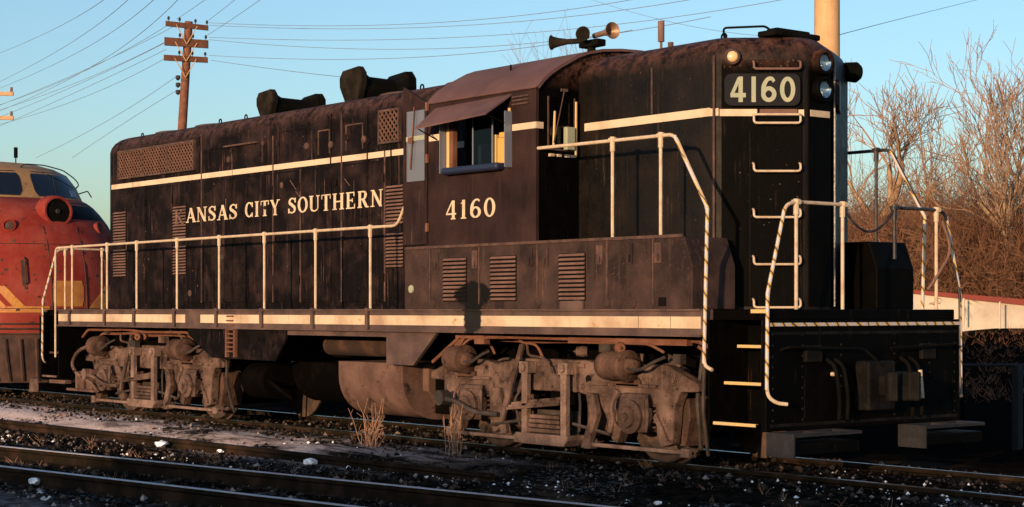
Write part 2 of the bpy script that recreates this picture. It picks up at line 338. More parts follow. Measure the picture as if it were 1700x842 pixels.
# ------------------------------------------------------------------ terrain
def ground_z(x, y):
    # yard level between the tracks, rising to a low bank behind the yard
    d = (x - CX.x)*DV.x + (y - CX.y)*DV.y
    lat = (x - CX.x)*RV.x + (y - CX.y)*RV.y
    bank = 0.0
    t = min(max((d - 30) / 28.0, 0), 1)
    right = min(max((lat - 6) / 10.0, 0), 1)
    bank = 1.15 * t*t*(3-2*t) * right
    sh = min(max((y + 3.0)/1.5, 0), 1); sh2 = min(max((2.4 - y)/1.0, 0), 1)
    return -0.17 + bank + 0.105*sh*sh*(3-2*sh)*sh2
def make_ground():
    xs = np.concatenate([[-2500, -900, -400, -200, -120, -80, -55, -40, -30, -24], np.arange(-20, 16.01, 0.18), [18, 21, 25, 30, 38, 50, 80, 150, 400, 1500, 2500]])
    ys = np.concatenate([[-2500, -900, -300, -120, -60, -40, -28, -20, -15, -12], np.arange(-10, 8.01, 0.16), [9, 10, 12, 14, 17, 20, 24, 28, 32, 36, 40, 46, 52, 60, 70, 85, 110, 180, 400, 1000, 2500]])
    from mathutils import noise
    vs = []
    for y in ys:
        for x in xs:
            z = ground_z(x, y)
            if -20 <= x <= 16 and -10 <= y <= 8:
                z += 0.030*noise.noise(Vector((x*1.3, y*1.3, 3))) + 0.022*noise.noise(Vector((x*4, y*4, 8)))
                # little dirt windrow between the tracks
                z += 0.085*math.exp(-((y + 2.15 + 0.12*math.sin(x*0.9))/0.42)**2) * (0.5 + noise.noise(Vector((x*0.9, 2.2, 0))))
                z += 0.07*math.exp(-((y + 7.4)/0.6)**2)
            vs.append((x, y, z))
    nx = len(xs)
    fs = [(j*nx+i, j*nx+i+1, (j+1)*nx+i+1, (j+1)*nx+i) for j in range(len(ys)-1) for i in range(nx-1)]
    mb = MB(); mb.v = vs; mb.f = fs
    m = bpy.data.materials.new('yard_ground'); m.use_nodes = True
    nt = m.node_tree; N = nt.nodes; L = nt.links; b = N['Principled BSDF']
    tc = N.new('ShaderNodeTexCoord')
    def noise_(sc, det, mp=(1,1,1), ro=0.6, loc=(0,0,0)):
        q = N.new('ShaderNodeMapping'); q.inputs['Scale'].default_value = mp; q.inputs['Location'].default_value = loc
        n = N.new('ShaderNodeTexNoise'); n.inputs['Scale'].default_value = sc; n.inputs['Detail'].default_value = det; n.inputs['Roughness'].default_value = ro
        L.new(tc.outputs['Object'], q.inputs[0]); L.new(q.outputs[0], n.inputs['Vector']); return n.outputs['Fac']
    def rng(src, a, c, lo=0, hi=1):
        r = N.new('ShaderNodeMapRange'); r.inputs['From Min'].default_value = a; r.inputs['From Max'].default_value = c
        r.inputs['To Min'].default_value = lo; r.inputs['To Max'].default_value = hi; L.new(src, r.inputs['Value']); return r.outputs[0]
    def mix(f, a, c):
        x = N.new('ShaderNodeMix'); x.data_type = 'RGBA'; L.new(f, x.inputs[0])
        for k, q in ((6, a), (7, c)):
            if isinstance(q, tuple): x.inputs[k].default_value = (*q, 1)
            else: L.new(q, x.inputs[k])
        return x.outputs[2]
    def mul(a, c):
        x = N.new('ShaderNodeMath'); x.operation = 'MULTIPLY'; L.new(a, x.inputs[0])
        if isinstance(c, float): x.inputs[1].default_value = c
        else: L.new(c, x.inputs[1])
        return x.outputs[0]
    sep = N.new('ShaderNodeSeparateXYZ'); L.new(tc.outputs['Object'], sep.inputs[0])
    c = mix(rng(noise_(9, 8), 0.4, 0.65), (0.004, 0.004, 0.0035), (0.022, 0.017, 0.013))
    c = mix(rng(noise_(0.9, 7, (0.6, 1.3, 1), 0.7), 0.54, 0.64), c, (0.060, 0.044, 0.032))
    # pale frozen dirt band beside the main track (y about -3 .. -1.6)
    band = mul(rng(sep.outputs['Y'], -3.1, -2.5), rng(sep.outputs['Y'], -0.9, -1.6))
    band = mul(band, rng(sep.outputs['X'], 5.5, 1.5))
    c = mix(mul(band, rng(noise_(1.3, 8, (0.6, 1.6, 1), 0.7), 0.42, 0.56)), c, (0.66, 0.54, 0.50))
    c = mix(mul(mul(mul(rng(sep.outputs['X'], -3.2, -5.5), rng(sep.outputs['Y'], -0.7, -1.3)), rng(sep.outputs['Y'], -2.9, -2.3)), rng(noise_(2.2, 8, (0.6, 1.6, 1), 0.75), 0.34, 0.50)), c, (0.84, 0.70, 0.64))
    near = rng(sep.outputs['Y'], -6.4, -7.1)
    c = mix(mul(near, rng(noise_(7, 8, (1,1,1), 0.8), 0.40, 0.62)), c, (0.24, 0.22, 0.22))
    # thin snow, broken into specks
    sn = mul(rng(noise_(22, 6, (1,1,1), 0.85), 0.56, 0.64), rng(noise_(0.55, 5, (0.5,1.4,1), 0.6, (3,7,0)), 0.52, 0.60))
    sn = mul(sn, rng(sep.outputs['Y'], 2.0, 0.5))
    c = mix(sn, c, (0.70, 0.72, 0.76))
    c = mix(mul(rng(sep.outputs['Y'], 1.5, 4.0), rng(sep.outputs['Y'], 38.0, 33.0)), c, (0.006, 0.005, 0.004))  # shade behind the locomotive painted as near-black ground colour
    far = mul(rng(sep.outputs['Y'], 34.0, 42.0), rng(noise_(0.5, 10, (1,1,1), 0.8), 0.50, 0.58))
    c = mix(mul(far, 0.6), c, (0.42, 0.43, 0.48))
    L.new(c, b.inputs['Base Color']); b.inputs['Roughness'].default_value = 1.0; b.inputs['Specular IOR Level'].default_value = 0.0
    bp = N.new('ShaderNodeBump'); bp.inputs['Strength'].default_value = 0.9; bp.inputs['Distance'].default_value = 0.05
    L.new(noise_(16, 8, (1,1,1), 0.75), bp.inputs['Height']); L.new(bp.outputs[0], b.inputs['Normal'])
    o = mb.build('ground', m, None, smooth=180, fixn=False); o['kind'] = 'structure'
    return o
make_ground()

# tracks
RAILP = [(-.036, 0), (.036, 0), (.036, -.035), (.012, -.05), (.012, -.13), (.07, -.15), (.07, -.165), (-.07, -.165), (-.07, -.15), (-.012, -.13), (-.012, -.05), (-.036, -.035)]
def rail_line(p0, p1, z, name='rail', mat='railside', parent=None, top='railtop'):
    p0 = Vector((*p0, z)); p1 = Vector((*p1, z)); t = (p1-p0).normalized(); nrm = Vector((-t.y, t.x, 0))
    mb = MB(); mb.loft([[p0 + nrm*u + Vector((0,0,v)) for u, v in RAILP], [p1 + nrm*u + Vector((0,0,v)) for u, v in RAILP]])
    o = mb.build('rail', mat, parent)
    tb = MB(); c = (p0+p1)/2; tb.obb((c.x, c.y, c.z+0.003), t*((p1-p0).length/2), nrm*0.030, Vector((0,0,0.003)))
    tb.build('railhead', top, o)
    return o
def track(name, a, b, gauge, z, step=0.55, top='railtop'):
    root = bpy.data.objects.new('railway_track', None); COL.objects.link(root); root['kind'] = 'structure'; root.location = (0,0,0)
    a = Vector(a); b = Vector(b); t = (b-a).normalized(); n = Vector((-t.y, t.x))
    g = gauge/2 + 0.036
    rail_line(a + n*g, b + n*g, z, parent=root, top=top); rail_line(a - n*g, b - n*g, z, parent=root, top=top)
    mb = MB(); L = (b-a).length; d = 0
    while d < L:
        c = a + t*(d + rnd.uniform(-.05, .05)); w = 1.25 + rnd.uniform(-.06, .06)
        mb.obb((c.x, c.y, z-0.175-0.06+rnd.uniform(-.012, .008)), Vector((*(t*0.11), 0)), Vector((*(n*w), 0)), Vector((0,0,0.07)))
        d += step
    o = mb.build('sleepers', 'tie', root, bevel=0.012); o['kind'] = 'stuff'
    return root
track('main', (-60, 0), (60, 0), 1.435, 0.0, top='railtopmain')
# converging siding in front: near rail through (2,-6.3) and (7.4,-5.5)
sl = Vector((5.46, 0.80)).normalized(); sn_ = Vector((-sl.y, sl.x))
mid = Vector((1.957, -6.30)) + sn_*0.70
track('siding', mid - sl*34, mid + sl*16, 1.33, -0.01)
# a worn unused rail lying between the two tracks
root = bpy.data.objects.new('railway_track', None); COL.objects.link(root); root['kind'] = 'structure'
rail_line((-30, -3.95), (5.5, -2.62), -0.05, parent=root, top='railside')
# rust coloured timber edging
mb = MB(); mb.box(-30, 6, -3.42, -3.2, -0.3, -0.10)

# ------------------------------------------------------------------ gravel, snow lumps, weeds
def rocks(n, seed, fn, smin, smax, name, mat, zoff=0.0):
    rs = np.random.RandomState(seed)
    base = np.array([(1,0,0),(-1,0,0),(0,1,0),(0,-1,0),(0,0,1),(0,0,-1)], float)
    tri = [(0,2,4),(2,1,4),(1,3,4),(3,0,4),(2,0,5),(1,2,5),(3,1,5),(0,3,5)]
    V = np.zeros((n*6, 3)); F = []
    for i in range(n):
        x, y = fn(rs); s = smin + (smax-smin)*rs.rand()**3
        p = base*s*(0.6+0.8*rs.rand(6, 1)); p[:, 2] *= 0.75
        a = rs.rand()*6.28; ca, sa = math.cos(a), math.sin(a)
        px = p[:, 0]*ca - p[:, 1]*sa; py = p[:, 0]*sa + p[:, 1]*ca
        V[i*6:(i+1)*6] = np.stack([px + x, py + y, p[:, 2] + ground_z(x, y) + 0.02 + zoff], 1)
        F += [(a_+i*6, b_+i*6, c_+i*6) for a_, b_, c_ in tri]
    me = bpy.data.meshes.new(name); me.from_pydata(V.tolist(), [], F); me.materials.append(M[mat] if isinstance(mat, str) else mat)
    o = bpy.data.objects.new(name, me); COL.objects.link(o); o['kind'] = 'stuff'; return o
def stone_mat():
    m = bpy.data.materials.new('ballast_stone'); m.use_nodes = True
    nt = m.node_tree; N = nt.nodes; L = nt.links; b = N['Principled BSDF']
    g = N.new('ShaderNodeNewGeometry'); r = N.new('ShaderNodeValToRGB')
    e = r.color_ramp.elements; e[0].color = (0.005, 0.0045, 0.004, 1); e[0].position = 0.35; e[1].color = (0.065, 0.048, 0.040, 1); e[1].position = 0.9
    x = e.new(0.985); x.color = (0.22, 0.20, 0.20, 1)
    L.new(g.outputs['Random Per Island'], r.inputs[0]); L.new(r.outputs[0], b.inputs['Base Color']); b.inputs['Roughness'].default_value = 0.95
    b.inputs['Specular IOR Level'].default_value = 0.15
    return m
M['stone'] = stone_mat()
M['stonepale'] = stone_mat()
_r = [n for n in M['stonepale'].node_tree.nodes if n.type == 'VALTORGB'][0].color_ramp.elements
_r[0].color = (0.02, 0.018, 0.017, 1); _r[1].color = (0.22, 0.19, 0.18, 1); _r[2].color = (0.5, 0.5, 0.52, 1); _r[1].position = .8; _r[2].position = .97
def f1(rs):
    while True:
        x = rs.uniform(-16, 13); y = rs.uniform(-9.5, 1.3)
        return x, y
rocks(26000, 1, f1, 0.010, 0.045, 'ballast_gravel', 'stone')
def f2(rs):
    x = rs.uniform(0, 7.5); y = -7.9 + rs.normal()*0.55 + (x-4)*0.10; return x, y
rocks(9000, 2, f2, 0.010, 0.05, 'ballast_gravel', 'stonepale')
def f3(rs):                      # bright frozen crumbs, drifts along the tracks
    k = rs.randint(6)
    if k < 2: return rs.uniform(3, 10.5), -2.55 + rs.normal()*0.14
    if k == 2: return rs.uniform(-8, 4), -4.0 + rs.normal()*0.3
    if k == 3: return rs.uniform(3, 8), -7.5 + rs.normal()*0.5
    if k == 4: return rs.uniform(7.5, 11.5), -0.9 + rs.normal()*0.6
    return rs.uniform(-6, 6), -2.1 + rs.normal()*0.3
rocks(900, 3, f3, 0.006, 0.028, 'snow_crumbs', 'snow')
def ico(mb, c, r, sc=(1,1,1), seed=0):
    bm = bmesh.new(); bmesh.ops.create_icosphere(bm, subdivisions=2, radius=1)
    R = random.Random(seed)
    idx = len(mb.v)
    for v in bm.verts:
        q = 1 + R.uniform(-.34, .26); mb.v.append((c[0]+v.co.x*r*sc[0]*q, c[1]+v.co.y*r*sc[1]*q, c[2]+v.co.z*r*sc[2]*q))
    for f in bm.faces: mb.f.append(tuple(idx+v.index for v in f.verts))
    bm.free()
lumps = [((58,803), .085, 'round white snow lump, leftmost in the foreground gravel'),
         ((80,802), .04, 'small white snow lump between two others in the foreground gravel'),
         ((97,801), .055, 'white snow lump at the right end of the foreground trio'),
         ((268,741), .11, 'broad white snow lump in dark ballast left of the middle'),
         ((362,737), .05, 'small white snow lump just above another one'),
         ((366,751), .05, 'small white snow lump just below another one'),
         ((515,771), .10, 'flat cream sunlit snow slab beside the siding rail'),
         ((662,769), .035, 'tiny white snow lump near the foot of the dry weeds'),
         ((1550,797), .075, 'pointed white snow lump on dark ground before the front coupler'),
         ((1092,838), .05, 'white snow lump at the bottom edge below the front truck'),
         ((1478,838), .08, 'wide low snow lump at the bottom edge under the coupler'),
         ((1632,838), .06, 'white snow lump near the bottom right corner'),
         ((215,731), .03, 'tiny snow speck lump in the ballast below the rear truck')]
for i, ((px, py), r, lab) in enumerate(lumps):
    k = 1.73*FP/(py-HY); p = at(px, py, k)
    r *= 0.75; mb = MB(); wide = 2.2 if ('wide' in lab or 'flat' in lab or 'broad' in lab) else 1.1
    sc = (RV.x*0+1, 1, 0.62) if wide < 2 else (1.25, 1.0, 0.55)
    ico(mb, (p.x, p.y, p.z + r*0.35), r, sc, i)
    tag(mb.build('snow_lump', 'snow', None, origin=(p.x, p.y, p.z), smooth=30), lab, 'snow lump', 'snow lumps on the yard ground')

Rt = random.Random(15); mb = MB()
for i in range(170):
    x = Rt.uniform(-9, 10); y = Rt.choice([-2.35, -2.0, -3.7, -5.5, -7.3]) + Rt.gauss(0, .22); z = ground_z(x, y) - .01
    for q in range(Rt.randint(4, 9)):
        h = Rt.uniform(.03, .13); mb.tube([(x+Rt.uniform(-.03,.03), y+Rt.uniform(-.03,.03), z), (x+Rt.uniform(-.09,.09), y+Rt.uniform(-.09,.09), z+h)], .0028, 3, .001)
o = mb.build('dry_grass', 'weed', None, fixn=False); o['kind'] = 'stuff'
def weed(px, py, h, n, spread, lab, seed, thick=0.006):
    k = 1.73*FP/(py-HY); p = at(px, py, k); R = random.Random(seed)
    root = thing('dry_weed', lab, 'weed', (p.x, p.y, p.z - 0.02), 'dry weeds beside the tracks')
    for i in range(n):
        a = R.uniform(0, 2*PI); s = R.uniform(0.2, 1)*spread; hh = h*R.uniform(0.45, 1)
        b = Vector((p.x + R.uniform(-.07, .07), p.y + R.uniform(-.07, .07), p.z - 0.02))
        tip = b + Vector((math.cos(a)*s, math.sin(a)*s, hh)); q1 = b.lerp(tip, .35) + Vector((R.uniform(-.03,.03), R.uniform(-.03,.03), 0)); q2 = b.lerp(tip, .7) + Vector((R.uniform(-.05,.05), R.uniform(-.05,.05), 0))
        if R.random() < .3: tip = q2 + Vector((R.uniform(-.16,.16), R.uniform(-.16,.16), R.uniform(-.08,.06)))
        mb = MB(); mb.tube([b, q1, q2, tip], thick*R.uniform(.6,1.1), 5, thick*0.35)
        for q in range(4):
            c = b.lerp(tip, R.uniform(.4, .95)); e = c + Vector((R.uniform(-.06,.06), R.uniform(-.06,.06), R.uniform(.03,.10)))
            mb.tube([c, e], thick*0.5, 3, thick*0.25)
        mb.build('stem', 'weed', root)
weed(612, 752, 0.72, 22, 0.26, 'spreading clump of tall dry weed stalks in front of the fuel tank', 5)
weed(752, 768, 0.78, 12, 0.06, 'narrow upright clump of dry stalks left of the front truck', 6, 0.007)
weed(1075, 788, 0.18, 12, 0.10, 'short frosty weed tuft on the ground below the front truck', 7, 0.003)
weed(790, 770, 0.10, 10, 0.10, 'tiny pale weed tuft right of the narrow stalks', 8, 0.003)

# ------------------------------------------------------------------ THE ROAD SWITCHER
loco = thing('diesel_locomotive', 'black high hood diesel locomotive number 4160 with cream stripe and white handrails', 'locomotive', (0, 0, 0))
HW = 0.89

def hood_rings(plan, z0, top=4.37, shrink_x=True):
    xs = [p[0] for p in plan]; xa, xb = min(xs), max(xs)
    out = []
    for z, i in ((z0, 0), (4.12, 0), (4.19, 0.018), (4.26, 0.06), (4.32, 0.13), (4.355, 0.22), (top, 0.34)):
        ring = []
        for x, y in plan:
            sy = (HW - i)/HW
            xx = x
            if x > 6.5: xx = x - i*(0.9 if x > 7.3 else 0.5)
            if x < -6.3: xx = x + i*0.8
            ring.append((xx, y*sy, z))
        out.append(ring)
    return out
# long hood
plan = []
for a in range(0, 91, 15):
    t = math.radians(a); plan.append((-6.60 - 0.25*math.sin(t) , -HW + 0.25*(1-math.cos(t))))
plan = plan + [(x, -y) for x, y in plan[::-1]]
plan = [(2.95, -HW)] + plan + [(2.95, HW)]
plan = plan[::-1]
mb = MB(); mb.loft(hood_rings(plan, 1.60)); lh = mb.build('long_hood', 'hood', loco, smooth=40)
# short hood
c1 = (6.89, -HW); c2 = (7.47, -0.17); c3 = (7.47, 0.17); c4 = (7.0, 1.02)
plan = [(4.83, HW), (4.83, -HW), (6.84, -HW), (6.925, -HW+0.035), (7.455, -0.19), (7.49, -0.13), (7.49, 0.13), (7.455, 0.20), (7.03, 0.98), (6.93, 1.0), (6.2, HW)]
mb = MB(); mb.loft(hood_rings(plan, 1.60, 4.37)); sh = mb.build('short_hood', 'shorthood', loco, smooth=40)
# oily black front plates of the short hood (three faces)
def FA(s, z, out=0.0, side=1):
    # point on the near angled face (side=1) or the far one (side=-1)
    t = Vector((0.53, 0.66, 0)); L_ = t.length; t = t/L_; n = Vector((t.y, -t.x, 0))
    p = Vector((6.93, -0.85, 0)) + t*s + n*out
    if side < 0: p.y = -p.y + 0.08
    return Vector((p.x, p.y, z))
def fa_patch(mb, s0, s1, z0, z1, o0, o1, side=1):
    vs = [FA(s, z, o, side) for o in (o0, o1) for (s, z) in ((s0,z0),(s1,z0),(s1,z1),(s0,z1))]
    mb.add(vs, [(0,3,2,1),(4,5,6,7),(0,1,5,4),(1,2,6,5),(2,3,7,6),(3,0,4,7)])
mb = MB(); fa_patch(mb, 0.02, 0.83, 1.63, 4.10, -0.01, 0.006); mb.build('corner_plate', 'front', sh)
mb = MB(); fa_patch(mb, 0.02, 0.83, 1.63, 4.10, -0.01, 0.006, -1); mb.build('corner_plate', mat_dirty('blue_sheen_plate', (0.02, 0.024, 0.036), (0.05, 0.055, 0.07), (0.004, 0.003, 0.003), 0.4, 0.3, 0.3, 3, spec=0.6), sh)  # glossy far plate; the sky's blue sheen is also painted into its base colour
mb = MB(); mb.box(7.48, 7.497, -0.15, 0.16, 1.63, 4.05); mb.build('nose_plate', 'front', sh)
mb = MB(); mb.box(7.0, 7.25, -0.38, 0.3, 4.36, 4.42); mb.box(7.05, 7.2, -0.3, 0.2, 4.42, 4.45); mb.build('roof_hatch', 'darkmetal', sh, bevel=0.02)
# rusty corner seam
mb = MB(); mb.tube([(6.895, -HW-0.004, 1.62), (6.895, -HW-0.004, 4.14)], 0.014, 6); mb.build('corner_seam', 'seam', sh)

# upper roof dust: thin shells are avoided; roof fans
for x in (-5.7, -4.4, 0.6, 2.05):
    mb = MB(); mb.lathe((x, 0, 4.36), (0,0,1), [(0, .52), (.05, .52), (.06, .48), (.06, .1), (.07, 0)], 24)
    mb.build('roof_fan', 'hoodroof', lh, smooth=40)

# stripes on hoods
def stripe_x(x0, x1, y0, z0, z1, parent, m='white', t=0.005, cut=()):
    segs = []; a = x0
    for c in cut: segs.append((a, c-0.008)); a = c+0.008
    segs.append((a, x1))
    mb = MB()
    for a, b in segs: mb.box(a, b, y0-t, y0+0.002, z0, z1)
    return mb.build('stripe', m, parent)
stripe_x(-6.60, 2.93, -HW, 3.525, 3.60, lh, cut=(-5.85, -3.63, -2.73, -1.6, -0.14, 0.12, 1.25))
stripe_x(4.93, 6.84, -HW, 3.54, 3.625, sh, t=0.008)
mb = MB(); fa_patch(mb, 0.0, 0.375, 3.535, 3.605, 0.006, 0.011); fa_patch(mb, 0.79, 0.845, 3.535, 3.60, 0.006, 0.011)
mb.box(7.497, 7.502, -0.14, 0.15, 3.535, 3.60); fa_patch(mb, 0.0, 0.80, 3.535, 3.60, 0.006, 0.011, -1); mb.build('stripe', 'white', sh)
mb = MB(); mb.obb((6.883, -.878, 3.577), Vector((.046, .019, 0)), Vector((-.003, .008, 0)), (0, 0, .038)); mb.build('stripe', 'white', sh)
# nearer worn strip behind the third rung
mb = MB(); fa_patch(mb, 0.40, 0.78, 3.53, 3.605, 0.006, 0.011); mb.build('worn_stripe', 'louver', sh)

# doors of the long hood
doors = [(-6.05,-5.42),(-5.37,-4.55),(-4.06,-3.67),(-3.60,-2.76),(-2.71,-2.31),(-2.27,-1.62),(-1.57,-0.91),(-0.86,-0.17),(0.15,0.70),(0.74,1.09),(1.60,2.2)]
for i, (a, b) in enumerate(doors):
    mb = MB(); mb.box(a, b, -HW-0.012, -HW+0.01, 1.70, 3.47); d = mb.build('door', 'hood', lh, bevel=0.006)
    mb = MB(); mb.box(a-.016, a-.002, -HW-.003, -HW, 1.69, 3.48); mb.box(b+.002, b+.016, -HW-.003, -HW, 1.69, 3.48); mb.box(a, b, -HW-.003, -HW, 3.472, 3.486); mb.build('door_gap', 'void', d)
    mb = MB()
    for z in (1.95, 3.2):
        mb.box(b-0.015, b+0.025, -HW-0.028, -HW-0.010, z, z+0.11)
    mb.build('hinge', 'hood', d)
    mb = MB(); mb.tube([(a+0.06, -HW-0.012, 2.50), (a+0.06, -HW-0.045, 2.52), (a+0.06, -HW-0.045, 2.62), (a+0.06, -HW-0.012, 2.64)], 0.009, 6); mb.build('handle', 'seam' if i % 3 == 0 else 'hood', d)
# seam strips between panels
for x, z0, z1 in ((-5.85,1.7,3.5),(-5.39,1.7,3.5),(-4.02,1.7,3.5),(-3.63,1.7,4.18),(-2.73,1.7,3.5),(-2.29,1.7,3.5),(-1.6,1.7,4.0),(-0.89,1.7,3.5),(-0.14,1.7,4.18),(0.12,1.7,4.18),(0.72,1.7,4.15),(1.11,1.7,3.6),(1.25,3.15,4.15),(1.55,1.7,3.5)):
    mb = MB(); mb.box(x-0.010, x+0.010, -HW-0.014, -HW, z0, z1); mb.build('seam_strip', 'seam' if x in (-3.63, 0.12, -1.6, -0.89, 1.11) else 'hood', lh)
# dark gaps either side of the joints
for x in (-3.70, -0.19, 1.28):
    mb = MB(); mb.box(x-0.025, x+0.025, -HW-0.004, -HW, 1.7, 4.15); mb.build('joint_gap', 'void', lh)
# upper access hatches and old grab
for x0, x1, z0, z1 in ((0.22, 0.62, 3.66, 4.0), (-0.45, -0.16, 3.66, 3.98), (-1.45, -0.75, 3.64, 4.05), (-3.4, -2.85, 3.66, 3.95)):
    mb = MB()
    for a in ((x0, x1, z1-0.018, z1), (x0, x0+0.018, z0, z1-0.018), (x1-0.018, x1, z0, z1-0.018)):
        mb.box(a[0], a[1], -HW-0.012, -HW, a[2], a[3])
    mb.build('hatch_frame', 'seam' if x0 > -0.5 else 'hood', lh)
    mb = MB(); mb.lathe((x1+0.02, -HW, (z0+z1)/2-0.05), (0,-1,0), [(0,.05),(.02,.045),(.03,.02),(.03,0)], 12); mb.build('latch', 'seam', lh)
mb = MB(); mb.box(-2.92, -2.0, -HW-0.05, -HW, 3.93, 3.955); mb.build('drip_rail', 'seam', lh, bevel=0.004)
# cross bars, old bolt patches
R = random.Random(3)
for i in range(26):
    x = R.uniform(-6.2, 1.0); z = R.choice([R.uniform(1.8, 2.4), R.uniform(3.0, 3.4), R.uniform(3.65, 4.0)])
    mb = MB(); w = R.uniform(.02, .05)
    mb.lathe((x, -HW, z), (0,-1,0), [(0, w), (.018, w), (.02, w*.6), (.02, 0)], 10); mb.build('bolt_cap', R.choice(['hood','seam','hood']), lh)
# scratches and flakes of bare metal
for (x, z, dx, dz) in ((-1.15,3.36,0.16,-0.14),(-1.0,3.2,0.1,-.08),(0.2,3.3,.12,-.1),(1.9,2.9,.08,.1),(-2.9,3.2,.0,-.2)):
    mb = MB(); mb.tube([(x, -HW-0.012, z), (x+dx, -HW-0.012, z+dz)], 0.005, 4); mb.build('scratch', 'louver', lh)

def louvers(x0, x1, z0, z1, y, n, parent, depth=0.03, m='louver', frame=True):
    mb = MB()
    h = (z1-z0)/n
    for i in range(n):
        z = z0 + i*h
        mb.prism([(y-.004, z+h*0.90), (y-depth*.8, z+h*0.38), (y-depth*.8, z+h*0.30), (y, z+h*0.30)], 'yz', x0+0.012, x1-0.012)
    o = mb.build('louver_panel', m, parent)
    mb = MB(); mb.box(x0, x1, y-0.006, y, z0, z1); mb.build('louver_back', 'void', o)
    return o
for x0, x1 in ((-6.53, -6.08), (-4.52, -4.10), (1.13, 1.52)):
    louvers(x0, x1, 2.66, 3.16, -HW, 11, lh); louvers(x0, x1, 2.12, 2.56, -HW, 10, lh)

def screen(x0, x1, z0, z1, y, parent, ndiv):
    mb = MB(); mb.box(x0, x1, y-0.004, y, z0, z1); b = mb.build('screen_back', 'void', parent)
    mb = MB()
    w = (x1-x0)/ndiv
    for i in range(ndiv+1):
        x = x0 + i*w; mb.box(x-0.014, x+0.014, y-0.045, y, z0-0.014, z1+0.014)
    mb.box(x0+0.014, x1-0.014, y-0.044, y, z0-0.014, z0+0.014); mb.box(x0+0.014, x1-0.014, y-0.044, y, z1-0.014, z1+0.014)
    mb.build('screen_frame', 'seam', parent)
    mb = MB(); s = 0.088; H = z1-z0; t = 0.0125
    k = x0 - H
    while k < x1:
        for sg, off in ((1, 0.022), (-1, 0.034)):
            # line x = k + (z - z0) clipped
            za, zb = z0, z1
            xa, xb = (k, k+H) if sg > 0 else (k+H, k)
            # clip
            def cl(xa, za, xb, zb):
                pts = []
                for X in (x0, x1):
                    pass
                dx = xb-xa
                t0, t1 = 0.0, 1.0
                if dx > 0: t0 = max(t0, (x0-xa)/dx); t1 = min(t1, (x1-xa)/dx)
                else: t0 = max(t0, (x1-xa)/dx); t1 = min(t1, (x0-xa)/dx)
                if t0 >= t1: return None
                return (xa+dx*t0, za+(zb-za)*t0, xa+dx*t1, za+(zb-za)*t1)
            c = cl(xa, za, xb, zb)
            if c: mb.tube([(c[0], y-off, c[1]), (c[2], y-off, c[3])], t, 4)
        k += s
    mb.build('wire_screen', 'screen', parent)
screen(-6.29, -3.82, 3.68, 4.10, -HW, lh, 3)
screen(1.02, 1.45, 3.70, 4.10, -HW, lh, 1)

# lettering, drawn as strokes with serifs
def cat_sample(pts, n=8):
    out = []
    P = [pts[0]] + list(pts) + [pts[-1]]
    for i in range(1, len(P)-2):
        p0, p1, p2, p3 = P[i-1], P[i], P[i+1], P[i+2]
        for j in range(n):
            t = j/n
            out.append(tuple(0.5*((2*p1[k]) + (-p0[k]+p2[k])*t + (2*p0[k]-5*p1[k]+4*p2[k]-p3[k])*t*t + (-p0[k]+3*p1[k]-3*p2[k]+p3[k])*t**3) for k in range(len(p1))))
    out.append(pts[-1]); return out
TK, TN, SF = 0.19, 0.085, 0.065
def g_line(a, b, t): return ('L', a, b, t)
def g_curve(pts): return ('C', pts)
def vs_(x, y0=0.0, y1=1.0, t=TK): return g_line((x, y0), (x, y1), t)
def sf(x, y, w=0.34): return ('L', (x-w/2, y+(SF/2 if y < .5 else -SF/2)), (x+w/2, y+(SF/2 if y < .5 else -SF/2)), SF)
def ring(w, h=1.0, cy=0.5, a0=0, a1=360, tk=TK, tn=TN):
    pts = []
    n = 24
    for i in range(n+1):
        a = math.radians(a0 + (a1-a0)*i/n)
        t = tn + (tk-tn)*abs(math.cos(a))**1.3
        pts.append((w/2 + (w/2 - t/2)*math.cos(a), cy + (h/2 - t/2)*math.sin(a), t))
    return ('P', pts)
